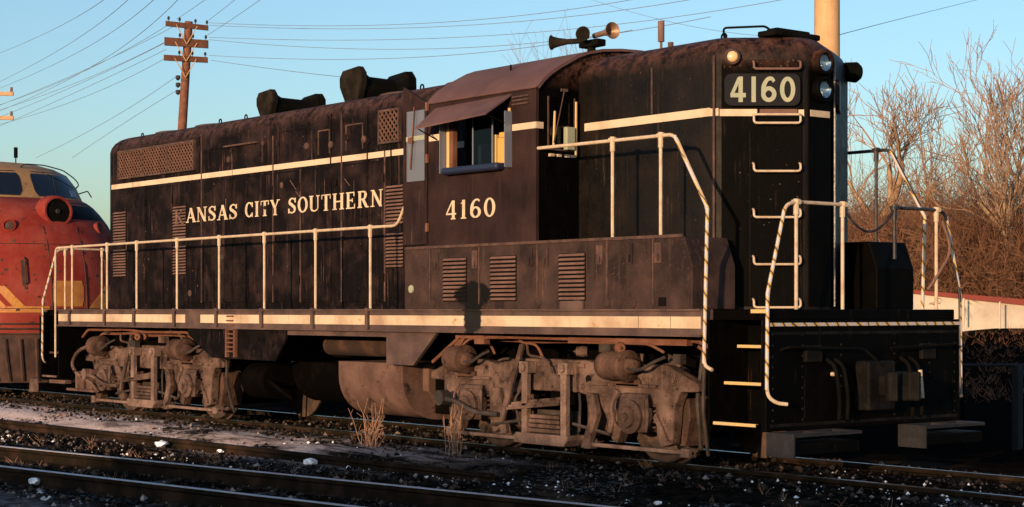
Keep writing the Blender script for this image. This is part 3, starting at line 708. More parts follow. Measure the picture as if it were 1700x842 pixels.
GL = {
 'A': (0.86, [g_line((.10,0),(.42,1),TN), g_line((.42,1),(.74,0),TK), g_line((.2,.33),(.64,.33),TN), sf(.10,0,.26), sf(.74,0,.32)]),
 'N': (0.88, [vs_(.14,0,1,TN), g_line((.14,1),(.74,0),TK), vs_(.74,0,1,TN), sf(.12,0,.28), sf(.10,1,.2), sf(.76,1,.28)]),
 'S': (0.74, [g_curve([(.62,.70,TN),(.60,.86,TN),(.38,.955,TN),(.17,.84,.13),(.18,.66,TK),(.37,.53,TK),(.57,.36,TK),(.58,.16,.13),(.36,.045,TN),(.13,.14,TN),(.10,.32,TN)]), vs_(.64,.68,.98,TN), vs_(.09,.02,.32,TN)]),
 'C': (0.80, [ring(.8,1,.5,48,312), vs_(.68,.66,.98,TN), vs_(.68,.02,.3,TN)]),
 'I': (0.40, [vs_(.2), sf(.2,0), sf(.2,1)]),
 'T': (0.80, [vs_(.4), sf(.4,0), g_line((.04,.965),(.76,.965),.07), vs_(.06,.72,.96,.06), vs_(.74,.72,.96,.06)]),
 'Y': (0.84, [g_line((.12,1),(.42,.45),TK), g_line((.72,1),(.42,.45),TN), vs_(.42,0,.48), sf(.42,0), sf(.12,1,.3), sf(.72,1,.26)]),
 'O': (0.84, [ring(.84)]),
 'U': (0.86, [vs_(.17,.28,1), vs_(.72,.28,1,TN), g_curve([(.17,.34,TK),(.2,.14,.15),(.42,.045,TN),(.66,.14,TN),(.72,.34,TN)]), sf(.17,1), sf(.72,1,.26)]),
 'H': (0.92, [vs_(.18), vs_(.74), g_line((.18,.5),(.74,.5),TN), sf(.18,0), sf(.18,1), sf(.74,0), sf(.74,1)]),
 'E': (0.80, [vs_(.2), g_line((.04,.035),(.72,.035),.07), g_line((.04,.965),(.68,.965),.07), g_line((.2,.5),(.52,.5),TN), vs_(.70,.02,.28,.06), vs_(.66,.74,.98,.06), vs_(.52,.38,.62,.06)]),
 'R': (0.90, [vs_(.18), sf(.18,0), g_line((.04,.965),(.4,.965),.07), g_curve([(.36,.965,TN),(.58,.92,.12),(.62,.74,TK),(.54,.55,.12),(.34,.5,TN),(.2,.5,TN)]), g_line((.44,.5),(.70,.03),TK), sf(.76,0,.22)]),
 '4': (0.80, [g_line((.56,0),(.56,1),TK), g_line((.50,.98),(.08,.30),TN), g_line((.06,.29),(.76,.29),TN), sf(.56,0,.32)]),
 '1': (0.52, [vs_(.28,0,.99), sf(.28,0,.36), g_line((.28,.93),(.10,.80),TN)]),
 '6': (0.74, [ring(.74,.60,.30), g_curve([(.64,.86,.10),(.52,.955,TN),(.3,.9,.11),(.14,.66,TK),(.10,.34,TK)])]),
 '0': (0.76, [ring(.76)]),
}
BT = 0.22
GS = {
 '4': (0.84, [g_line((.56,0),(.56,1),BT), g_line((.50,.97),(.12,.30),.17), g_line((.04,.27),(.82,.27),.17)]),
 '1': (0.40, [vs_(.2,0,1,BT)]),
 '6': (0.78, [ring(.78,.62,.31,0,360,BT,.16), g_curve([(.66,.80,.15),(.54,.92,.15),(.32,.88,.17),(.14,.64,BT),(.12,.34,BT)])]),
 '0': (0.78, [ring(.78,1,.5,0,360,BT,.16)]),
}
def write(mb, word, u0, u1, v0, h, place, G=GL, gap=0.12, thick=0.003):
    total = sum(G[c][0] for c in word) + gap*(len(word)-1)
    sx = (u1-u0)/total; x = 0; lay = 0
    for c in word:
        w, prims = G[c]
        for pr_ in prims:
            if pr_[0] == 'L':
                _, a, b, t = pr_; pts = [(a[0], a[1], t), (b[0], b[1], t)]
            elif pr_[0] == 'C': pts = cat_sample(pr_[1], 6)
            else: pts = pr_[1]
            lay = (lay + 1) % 7
            o0 = 0.0; o1 = thick + 0.0005*lay
            L_, R_ = [], []
            for i, (px, py, t) in enumerate(pts):
                q0 = pts[max(i-1, 0)]; q1 = pts[min(i+1, len(pts)-1)]
                if pr_[0] == 'P' and abs(pts[0][0]-pts[-1][0]) < 1e-6 and abs(pts[0][1]-pts[-1][1]) < 1e-6 and i in (0, len(pts)-1):
                    q0 = pts[-2]; q1 = pts[1]
                dx, dy = q1[0]-q0[0], q1[1]-q0[1]; l = math.hypot(dx, dy) or 1
                nx, ny = -dy/l*t/2, dx/l*t/2
                if pr_[0] == 'L' and abs(dy) > abs(dx)*0.3 and abs(dx) > 0.02:   # keep diagonal ends level
                    nx, ny = t/2*(1 if dy < 0 else -1)*1.1, 0
                L_.append((px+nx, py+ny)); R_.append((px-nx, py-ny))
            vs = []
            for o_ in (o0, o1):
                for P in (L_, R_):
                    for (a, b) in P: vs.append(place(u0 + (x+a)*sx, v0 + b*h, o_))
            n = len(L_); fs = []
            for i in range(n-1):
                fs.append((2*n+i, 2*n+i+1, 3*n+i+1, 3*n+i))
                fs.append((i, 2*n+i, 2*n+i+1, i+1)); fs.append((n+i, n+i+1, 3*n+i+1, 3*n+i))
            fs.append((0, n, 3*n, 2*n)); fs.append((n-1, 2*n-1, 4*n-1, 3*n-1))
            mb.add(vs, fs)
        x += w + gap
side_place = lambda u, v, o: (u, -HW-0.0135-o, v)
for w, a, b, z in (('ANSAS', -4.08, -2.56, 2.895), ('CITY', -2.35, -1.41, 2.90), ('SOUTHERN', -1.20, 1.075, 2.905)):
    mb = MB(); write(mb, w, a, b, z, 0.215, side_place); o = mb.build('lettering', 'letter', lh)
    o['label'] = 'cream serif lettering %s on the long hood side' % w

GL['K'] = (0.90, [vs_(.18), sf(.18,0), sf(.18,1), g_line((.74,1),(.22,.42),TN), g_line((.36,.56),(.76,0),TK), sf(.76,0,.26), sf(.74,1,.24)])
M['ghost'] = mat_dirty('worn_letter', (0.10, 0.058, 0.046), (0.26, 0.18, 0.13), (0.06, 0.03, 0.025), 0.22, .2, 0.8, 9, bump=0)
mb = MB(); write(mb, 'K', -4.42, -4.13, 2.885, 0.215, lambda u, v, o: (u, -HW-0.0265-o, v), GL, .12, .002)
o = mb.build('lettering', 'ghost', lh); o['label'] = 'faint worn letter K across the louvers'
# roof stacks: flared spark arrestors lying across the roof
for x0, g in ((-2.58, 0.84), (-0.34, 1.0)):
    def sring(y, k, h):
        return [(x0+a*k, y, 4.33+b*h) for a, b in ((-.10,0),(.13,0),(.25,.30),(.245,.44),(.17,.52),(-.21,.49),(-.28,.40),(-.275,.28))]
    st = MB(); st.loft([sring(-.46, g*.93, g*.96), sring(-.44, g, g), sring(-.36, g, g), sring(-.33, g*.86, g*.90)])
    o = st.build('exhaust_stack', 'stack', loco, bevel=0.006)
    mb = MB(); mb.loft([sring(-.33, g*.84, g*.86), sring(-.24, g*.80, g*.76), sring(.16, g*.80, g*.74), sring(.22, g*.84, g*.80), sring(.32, g*1.0, g*.98), sring(.44, g*1.0, g*1.0), sring(.47, g*.92, g*.94)])
    mb.build('stack_body', 'darkmetal', o)
# lifting eyes
for x, y in ((-6.2,-.55),(-3.6,-.6),(-2.85,-.6),(1.5,-.6),(6.7,-.55)):
    mb = MB(); mb.tube([(x + .035*math.cos(a), y, 4.335 + .05 + .035*math.sin(a)) for a in [2*PI*i/12 for i in range(13)]], 0.011, 6); mb.build('lifting_eye', 'darkmetal', loco)

# cab
CX0, CX1 = 2.87, 4.83
arc = [(-1.5, 4.0), (-1.42, 4.085), (-1.32, 4.165), (-1.19, 4.245), (-1.05, 4.316), (-.93, 4.378), (-.8, 4.425), (-.58, 4.475), (-.3, 4.505), (0, 4.515)]
arc = arc + [(-y, z) for y, z in arc[-2::-1]]
cab = MB()
W0, W1, WZ0, WZ1 = 3.24, 4.40, 3.17, 3.80
for s_ in (-1,):
    ya, yb = (-1.5, -1.46) if s_ < 0 else (1.46, 1.5)
    cab.box(CX0, CX1, ya, yb, 2.33, WZ0); cab.box(CX0, CX1, ya, yb, WZ1, 4.0)
    cab.box(CX0, W0, ya, yb, WZ0, WZ1); cab.box(W1, CX1, ya, yb, WZ0, WZ1)
cabo = cab.build('cab', 'cab', loco)
mb = MB(); ya, yb = 1.46, 1.5
mb.box(CX0, CX1, ya, yb, 2.33, WZ0); mb.box(CX0, CX1, ya, yb, WZ1, 4.0); mb.box(CX0, W0, ya, yb, WZ0, WZ1); mb.box(W1, CX1, ya, yb, WZ0, WZ1)
mb.build('side_wall', 'cab', cabo)
# front wall with window opening (near side) and rear wall
fw = MB()
def arcz(y):
    for (a, za), (b, zb) in zip(arc, arc[1:]):
        if a <= y <= b: return za + (zb-za)*(y-a)/(b-a)
    return 4.0
for (ya, yb, za, zb) in ((-1.459, -1.34, 2.33, None), (-1.34, -0.95, 2.33, 3.32), (-1.34, -0.95, 3.90, None), (-0.95, 0.95, 2.33, None), (.95, 1.34, 2.33, 3.32), (.95, 1.34, 3.90, None), (1.34, 1.459, 2.33, None)):
    if zb is None:
        ys_ = [ya + (yb-ya)*i/6 for i in range(7)]
        fw.prism([(ya, za), (yb, za)] + [(y, arcz(y)-0.005) for y in ys_[::-1]], 'yz', CX1-0.04, CX1)
    else: fw.box(CX1-0.04, CX1, ya, yb, za, zb)
fw.build('front_wall', 'front', cabo)
rw = MB()
for (ya, yb, za) in ((-1.459, -1.42, 2.33), (-0.98, 1.459, 2.33), (-1.42, -0.98, 3.96)):
    ys_ = [ya + (yb-ya)*i/8 for i in range(9)]
    rw.prism([(ya, za), (yb, za)] + [(y, arcz(y)-0.005) for y in ys_[::-1]], 'yz', CX0, CX0+0.04)
rw.build('rear_wall', 'cab', cabo)
mb = MB(); outer = arc; inner = [(y*0.985, z-0.03) for y, z in arc]
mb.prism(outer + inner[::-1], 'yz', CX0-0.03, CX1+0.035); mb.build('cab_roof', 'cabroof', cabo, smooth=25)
mb = MB(); mb.box(CX0+.05, CX1-.05, -1.45, 1.45, 2.30, 2.36); mb.build('cab_floor', 'under', cabo)
# gutter line
mb = MB(); mb.tube([(CX0-.03, -1.515, 3.985), (CX1+.03, -1.515, 3.985)], 0.012, 6); mb.build('gutter', 'cabroof', cabo)
mb = MB()
for z in (3.82, 3.86, 3.90): mb.box(4.44, 4.72, -1.52, -1.5, z, z+0.018)
mb.build('cab_vent', 'seam', cabo)
# sunshade awning
mb = MB()
A = [(3.02, -1.505, 3.90), (4.42, -1.505, 3.93), (4.42, -1.86, 3.70), (3.02, -1.80, 3.655)]
mb.add(A + [(x, y, z+0.02) for x, y, z in A], [(0,3,2,1),(4,5,6,7),(0,1,5,4),(1,2,6,5),(2,3,7,6),(3,0,4,7)]); mb.build('sunshade', 'cabroof', cabo)
mb = MB(); mb.tube([(4.41,-1.5,3.6),(4.41,-1.82,3.70)], 0.008, 5); mb.tube([(3.05,-1.5,3.55),(3.05,-1.77,3.66)], 0.008, 5); mb.build('shade_bracket', 'darkmetal', cabo)
# wind wings, frame posts, sash bars, armrest
for x in (3.225, 4.415):
    mb = MB(); mb.box(x-0.006, x+0.006, -1.60, -1.5, WZ0-0.02, WZ1-0.04); mb.build('wind_wing', 'palewing', cabo)
mb = MB(); mb.box(W0, W0+0.05, -1.512, -1.45, WZ0, WZ1); mb.build('window_post', 'yellow', cabo)
mb = MB(); mb.box(W0+0.05, W0+0.12, -1.508, -1.45, WZ0, WZ1); mb.build('window_post', 'rusty', cabo)
mb = MB(); mb.box(W1-0.035, W1, -1.512, -1.45, WZ0, WZ1); mb.build('window_post', 'yellow', cabo)
mb = MB()
mb.box(3.68, 3.70, -1.48, -1.47, WZ0, WZ1); mb.box(4.02, 4.04, -1.47, -1.46, WZ0, WZ1)
mb.build('sash_bar', 'palewing', cabo)
mb = MB(); mb.box(3.70, 4.02, -1.476, -1.472, WZ0, WZ1); mb.build('cab_window', 'glassdark', cabo)
mb = MB(); mb.box(3.26, 4.30, -1.62, -1.44, WZ0-0.04, WZ0+0.04); mb.build('armrest', 'blue', cabo, bevel=0.03)
mb = MB(); mb.box(4.06, 4.36, -1.42, -1.38, 3.0, 3.50); mb.box(4.10, 4.20, -1.43, -1.38, 3.50, 3.56); mb.build('control_stand', 'tan', cabo, bevel=0.01)
mb = MB(); mb.box(3.99, 4.05, -1.43, -1.36, 3.17, 3.54); mb.build('inner_post', 'yellow', cabo)
mb = MB(); mb.box(3.4, 3.85, -1.2, -0.8, 3.0, 3.08); mb.box(3.4, 3.47, -1.2, -0.8, 3.08, 3.5); mb.box(3.58, 3.66, -1.04, -0.96, 2.36, 3.0); mb.build('cab_seat', 'blue', cabo, bevel=0.03)
# cab stripe and digits
stripe_x(2.89, 3.22, -1.5, 3.545, 3.62, cabo); stripe_x(4.43, 4.83, -1.5, 3.545, 3.615, cabo)
mb = MB(); mb.box(4.832, 4.838, -1.5, -1.40, 3.545, 3.615); mb.build('stripe', 'white', cabo)
cab_place = lambda u, v, o: (u, -1.5015-o, v)
mb = MB(); write(mb, '4160', 3.21, 4.13, 2.625, 0.215, cab_place, GL, 0.22); o = mb.build('cab_number', 'letter', cabo); o['label'] = 'cream serif number 4160 under the cab window'
# front window of the cab: frame, glass, wiper, grab
mb = MB()
for a in ((-1.34,-1.325,3.32,3.90),(-0.965,-0.95,3.32,3.90)): mb.box(CX1, CX1+0.012, *a)
mb.box(CX1, CX1+0.012, -1.325, -0.965, 3.32, 3.335)
mb.build('window_frame', 'seam', cabo)
mb = MB(); mb.box(CX1-0.02, CX1-0.015, -1.34, -0.95, 3.32, 3.90); mb.build('front_window', 'glassdark', cabo)
mb = MB(); mb.tube([(4.87,-1.13,3.98),(4.88,-1.29,3.40)], 0.008, 5); mb.box(4.86,4.88,-1.18,-1.09,3.96,3.99); mb.build('wiper', 'seam', cabo)
mb = MB(); mb.tube([(4.86,-1.28,3.36),(4.86,-1.26,3.74)], 0.013, 6); mb.build('grab_iron', 'yellow', cabo)
mb = MB(); mb.tube([(4.87,-0.97,3.26),(4.87,-0.965,3.86)], 0.013, 6); mb.build('grab_iron', 'yellow', cabo)
mb = MB(); mb.box(4.835,4.90,-1.12,-1.0,3.33,3.58); mb.build('marker_box', 'digit', cabo, bevel=0.01)
mb = MB()
for y in (-1.3,-1.2,-1.08,-1.0): mb.box(4.835,4.88,y-.03,y+.02,3.25,3.28)
mb.build('window_catch', 'rail', cabo)
# open rear door, lying in the plane of the cab side
dr = MB()
DX0, DX1 = 2.395, 2.865; zt = lambda x: 4.22 - (x-DX0)/(DX1-DX0)*0.22
dr.box(DX0, DX1, -1.52, -1.48, 2.36, 3.10)
dr.box(DX0, DX0+0.045, -1.519, -1.481, 3.10, 3.95); dr.box(DX1-0.045, DX1, -1.519, -1.481, 3.10, 3.95)
dr.prism([(DX0, 3.93), (DX1, 3.93), (DX1, zt(DX1)), (DX0, zt(DX0))], 'xz', -1.52, -1.48)
dro = dr.build('cab_door', 'cab', loco)
mb = MB(); mb.box(DX0+0.045, DX1-0.045, -1.505, -1.497, 3.10, 3.93); mb.build('window', 'doorglass', dro)
mb = MB(); mb.box(DX0+0.045, DX1-0.045, -1.512, -1.5075, 3.575, 3.63); mb.build('window_stripe', 'digit', dro)
mb = MB(); mb.tube([(2.63,-1.53,3.97),(2.59,-1.53,3.6),(2.55,-1.53,3.24)], 0.010, 5); mb.box(2.52,2.60,-1.54,-1.525,3.55,3.62); mb.build('handle', 'rusty', dro)
mb = MB()
for z in (2.5, 3.3, 3.9): mb.box(DX1-0.01, DX1+0.03, -1.535, -1.51, z, z+0.1)
mb.build('hinge', 'rusty', dro)
mb = MB(); mb.box(2.16, 2.34, -1.04, -HW, 3.08, 3.24); mb.tube([(2.34,-1.0,3.14),(2.50,-1.1,3.14)], .015, 6); mb.build('junction_box', 'yellow', lh, bevel=0.015)
# lower boxes under the cab and along the short hood
def chamfer_box(x0, x1, ya, yb, parent):
    b = MB(); b.prism([(x0, 1.60), (x1, 1.60), (x1, 2.03), (x1-0.11, 2.31), (x0, 2.33)], 'xz', ya, yb); return b.build('equipment_box', 'box', parent, bevel=0.012)
eb = chamfer_box(2.38, 7.19, -1.49, -HW, loco)
fb = chamfer_box(2.38, 7.50, HW, 1.49, loco); fb.data.materials[0] = M['front']
mb = MB(); mb.box(2.4, 7.07, -1.505, -1.49, 2.305, 2.335); mb.build('top_lip', 'seam', eb)
for x in (2.9, 3.83, 4.85, 5.97, 6.65):
    mb = MB(); mb.box(x-0.01, x+0.01, -1.503, -1.49, 1.66, 2.30); mb.build('seam_strip', 'seam', eb)
for x0, x1 in ((3.15, 3.60), (4.03, 4.49), (5.20, 5.63)): louvers(x0, x1, 1.69, 2.19, -1.49, 11, eb, 0.028)
for x in (3.02, 3.75, 4.72, 4.98, 5.85, 6.3, 6.72):
    mb = MB(); mb.box(x-0.05, x+0.05, -1.502, -1.49, 2.06, 2.26); mb.box(x-0.018, x+0.018, -1.52, -1.502, 2.08, 2.15); mb.build('latch', R.choice(['seam','box']), eb)
for x in (2.95,3.9,4.85,5.5,5.95,6.35):
    mb = MB(); mb.lathe((x,-1.49,1.67),(0,-1,0),[(0,.06),(.012,.055),(.018,.03),(.018,0)],12); mb.build('bolt_cap','box',eb)
mb = MB(); mb.box(6.72, 6.83, -1.494, -1.488, 1.63, 1.72); mb.build('drain_hole', 'void', eb)
mb = MB(); mb.lathe((2.52,-1.49,1.84),(0,-1,0),[(0,.05),(.015,.045),(.02,.02),(.02,0)],12); mb.build('fuel_cap','digit',eb)
mb = MB(); mb.box(5.25, 5.62, -1.53, -1.49, 1.60, 1.69); mb.build('worn_bracket', 'sill', eb, bevel=0.01)
# cast-shadow blotch painted into the colour of box, walkway edge and stripe
def add_painted_shadow(m):
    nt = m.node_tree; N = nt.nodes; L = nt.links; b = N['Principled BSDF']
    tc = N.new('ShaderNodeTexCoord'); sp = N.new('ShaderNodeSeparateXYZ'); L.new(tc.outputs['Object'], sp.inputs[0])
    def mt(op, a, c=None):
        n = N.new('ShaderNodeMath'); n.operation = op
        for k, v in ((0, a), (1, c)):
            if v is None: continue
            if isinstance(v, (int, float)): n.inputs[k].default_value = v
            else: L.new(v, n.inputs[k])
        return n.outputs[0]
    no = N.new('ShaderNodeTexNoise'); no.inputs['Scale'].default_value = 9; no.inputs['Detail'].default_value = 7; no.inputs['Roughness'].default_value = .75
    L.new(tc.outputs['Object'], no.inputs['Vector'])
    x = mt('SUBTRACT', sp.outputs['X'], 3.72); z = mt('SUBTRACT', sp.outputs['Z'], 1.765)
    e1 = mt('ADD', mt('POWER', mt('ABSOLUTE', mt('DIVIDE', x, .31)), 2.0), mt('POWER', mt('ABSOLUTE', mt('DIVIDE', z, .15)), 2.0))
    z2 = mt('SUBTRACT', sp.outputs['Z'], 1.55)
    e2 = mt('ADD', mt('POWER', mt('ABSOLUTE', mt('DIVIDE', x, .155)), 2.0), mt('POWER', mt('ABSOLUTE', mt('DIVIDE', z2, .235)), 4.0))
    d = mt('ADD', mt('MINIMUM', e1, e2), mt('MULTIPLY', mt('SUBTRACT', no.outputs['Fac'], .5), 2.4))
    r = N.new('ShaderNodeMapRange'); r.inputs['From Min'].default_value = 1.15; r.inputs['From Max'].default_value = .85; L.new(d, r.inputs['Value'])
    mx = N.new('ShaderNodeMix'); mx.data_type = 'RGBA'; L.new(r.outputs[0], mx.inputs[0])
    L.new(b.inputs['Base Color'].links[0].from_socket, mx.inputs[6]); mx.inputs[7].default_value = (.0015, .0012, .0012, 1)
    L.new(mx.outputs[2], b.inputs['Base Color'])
for k_ in ('box', 'sill', 'sillwhite', 'louver'): add_painted_shadow(M[k_])

# deck, side sill
dk = MB(); dk.box(-8.05, 8.08, -1.34, 1.34, 1.50, 1.597); deck = dk.build('walkway', 'under', loco)
for s_ in (-1, 1):
    y0, y1 = (-1.5, -1.34) if s_ < 0 else (1.34, 1.5)
    mb = MB(); mb.box(-7.27, 7.33, y0, y1, 1.35 if s_ < 0 else 1.32, 1.60); so = mb.build('side_sill', 'sill', loco, bevel=0.006)
    if s_ < 0:
        mb = MB(); mb.box(-7.27, 7.33, -1.53, -1.5, 1.585, 1.605); mb.box(-7.27, 7.33, -1.53, -1.5, 1.335, 1.355); mb.build('sill_flange', 'sill', so)
        mb = MB(); a = -7.25
        cuts = [-6.85,-5.557,-4.566,-3.301,-2.95,-2.05,-0.867,0.396,1.634,3.42,4.02,6.45,6.9]
        for c in cuts:
            mb.box(a, c-0.03 if c in (-6.85,-5.557,-4.566,-3.301,-0.867,0.396,1.634) else c-0.006, -1.506, -1.5, 1.415, 1.530); a = c+0.03 if c in (-6.85,-5.557,-4.566,-3.301,-0.867,0.396,1.634) else c+0.006
            if c == 3.42: a = 4.02
        mb = MB()
        segs = [(-7.25,-6.88),(-6.82,-5.59),(-5.52,-4.60),(-4.53,-3.33),(-3.27,-3.0),(-2.55,-2.11),(-2.05,-.90),(-.83,.36),(.43,1.60),(1.67,6.44),(6.45,6.90),(6.91,7.32)]
        for a, b in segs: mb.box(a, b, -1.506, -1.5, 1.415, 1.530)
        mb.build('stripe', 'sillwhite', so)
# skirts below the sill
mb = MB(); mb.prism([(-2.98, 1.34), (-2.98, 1.25), (-2.30, 0.93), (-0.60, 0.92), (-0.35, 1.20), (-0.30, 1.34)], 'xz', -1.47, -1.43)
sk = mb.build('skirt_panel', 'hood', loco, bevel=0.005)
mb = MB()
for z in (1.02, 1.08, 1.14, 1.20, 1.26, 1.32, 1.38, 1.44, 1.50): mb.box(-1.80, -1.62, -1.52, -1.505, z, z+0.02)
mb.box(-1.84, -1.80, -1.515, -1.47, 0.95, 1.33); mb.box(-1.62, -1.58, -1.515, -1.47, 0.95, 1.33); mb.build('step_grating', 'rusty', sk)
mb = MB(); mb.lathe((-1.12,-1.47,1.22),(0,-1,0),[(0,.001),(.004,.10),(.006,.10),(.006,0)],14); o = mb.build('dark_disc', 'void', sk); o.scale = (1,1,1)  # flat black disc set on the skirt panel
mb = MB(); mb.prism([(1.97, 1.34), (1.97, 0.94), (2.52, 0.94), (3.0, 1.34)], 'xz', -1.47, -1.42); mb.build('skirt_panel', 'sill', loco, bevel=0.005)
mb = MB(); mb.box(-0.3, 1.97, -1.46, -1.42, 1.27, 1.34); mb.build('skirt_rail', 'sill', loco)

# underframe
mb = MB(); mb.box(-7.8, 7.9, -0.38, 0.38, 0.95, 1.50); mb.box(-7.6, 7.2, -1.30, 1.30, 1.40, 1.50); uf = mb.build('underframe', 'under', loco)
M['rustdark'] = mat_dirty('dark_rust', (0.018, 0.009, 0.006), (0.075, 0.034, 0.022), (0.10, 0.04, 0.02), 0.4, 0.25, 0.9, 4)
mb = MB(); mb.tube([(-0.2, -0.85, 1.13), (1.96, -0.85, 1.13)], 0.13, 14); mb.build('air_reservoir', 'rustdark', loco, smooth=40)
for (x0, x1, y, z, r) in ((3.0,7.2,-1.2,1.30,.022),(2.6,7.0,-1.05,1.24,.018),(3.2,6.6,-1.3,1.27,.015),(-6.9,-3.2,-1.25,1.28,.02),(-6.7,-3.4,-1.1,1.22,.02)):
    pth = [(x0, y, z-0.12), (x0+0.2, y, z)] + [(x0+0.2+(x1-x0-0.4)*i/5, y+R.uniform(-.03,.03), z+R.uniform(-.02,.02)) for i in range(1,6)] + [(x1, y, z-0.1)]
    mb = MB(); mb.tube(smoothpath(pth), r, 6); mb.build('brake_pipe', 'rusty', uf)
mb = MB(); mb.box(5.1, 6.9, -1.28, -1.2, 1.24, 1.31); mb.build('bolster_edge', 'rusty', uf)
mb = MB(); mb.box(3.1,4.0,-1.28,-1.2,1.27,1.32); mb.build('bolster_edge', 'rusty', uf)
for a, b in (((2.55,-1.2,.98),(3.15,-1.2,1.32)),((2.75,-1.1,.98),(3.25,-1.1,1.32)),((2.95,-1.25,1.0),(3.3,-1.25,1.34))):
    mb = MB(); mb.tube([a, b], 0.022, 6); mb.build('brace', 'rusty', uf)
for xc_ in (4.72, -4.72):
    for q in range(9):
        x = xc_ + R.uniform(-2.0, 1.9); y = R.uniform(-1.3, -1.0); z = R.uniform(1.08, 1.28)
        mb = MB()
        if q % 3 == 0: mb.box(x-.09, x+.09, y-.04, y+.04, z-.05, z+.05)
        elif q % 3 == 1: mb.tube(smoothpath([(x-.25,y,z+.12),(x-.2,y-.03,z),(x+.1,y-.03,z-.02),(x+.18,y,z-.18)]), .016, 6)
        else: mb.lathe((x,y,z),(R.uniform(-1,1),-.5,0),[(0,.05),(.05,.06),(.12,.05),(.13,.02),(.16,0)],10)
        mb.build('pipe_fitting', R.choice(['rusty','truck','truckdark']), uf)
mb = MB(); mb.box(-3.0, 3.0, .55, .62, .55, 1.40); mb.build('centre_web', 'under', uf)
mb = MB(); mb.box(-3.0, 2.9, 1.38, 1.42, .55, 1.32); mb.build('skirt_panel', 'under', loco)
# tank
def tankprof(w, zt_, zb, r=0.42):
    p = [(-w, zt_)]
    for i in range(9):
        a = PI + PI/2*i/8; p.append((-w + r + r*math.cos(a), zb + r + r*math.sin(a)))
    return p + [(-y, z) for y, z in p[::-1]]
mb = MB(); mb.prism(tankprof(1.32, 0.95, 0.27, .50), 'yz', 0.70, 2.10); tk = mb.build('fuel_tank', 'tank', loco, smooth=40)
mb = MB(); mb.prism(tankprof(1.02, 0.90, 0.36, .45), 'yz', -0.9, 0.69); mb.build('tank_section', 'under', tk, smooth=40)
mb = MB()
pr1 = tankprof(1.335, 0.955, 0.262, .50); pr2 = tankprof(1.31, 0.94, 0.285, .49)
mb.prism(pr1, 'yz', 2.10, 2.125); mb.build('tank_flange', 'tank', tk)
mb = MB(); mb.prism([(-1.1,.93),(-1.1,.62),(-.8,.36),(.8,.36),(1.1,.62),(1.1,.93)], 'yz', 2.20, 2.32); mb.build('tank_bracket', 'tank', tk, bevel=0.01)
mb = MB(); mb.box(2.33, 2.70, -1.0, 1.0, .35, .93); mb.build('tank_cradle', 'under', tk)
mb = MB(); mb.box(2.72, 2.95, -1.0, -0.9, 0.3, 1.0); mb.build('drain_post', 'truckdark', tk)
mb = MB(); mb.tube([(-1.95,-0.95,0.62),(-1.35,-0.95,0.62)], .25, 16); mb.tube([(-1.35,-1.1,.62),(-.75,-1.1,.4)], .03, 6); mb.build('sump_drum', 'under', loco, smooth=40)

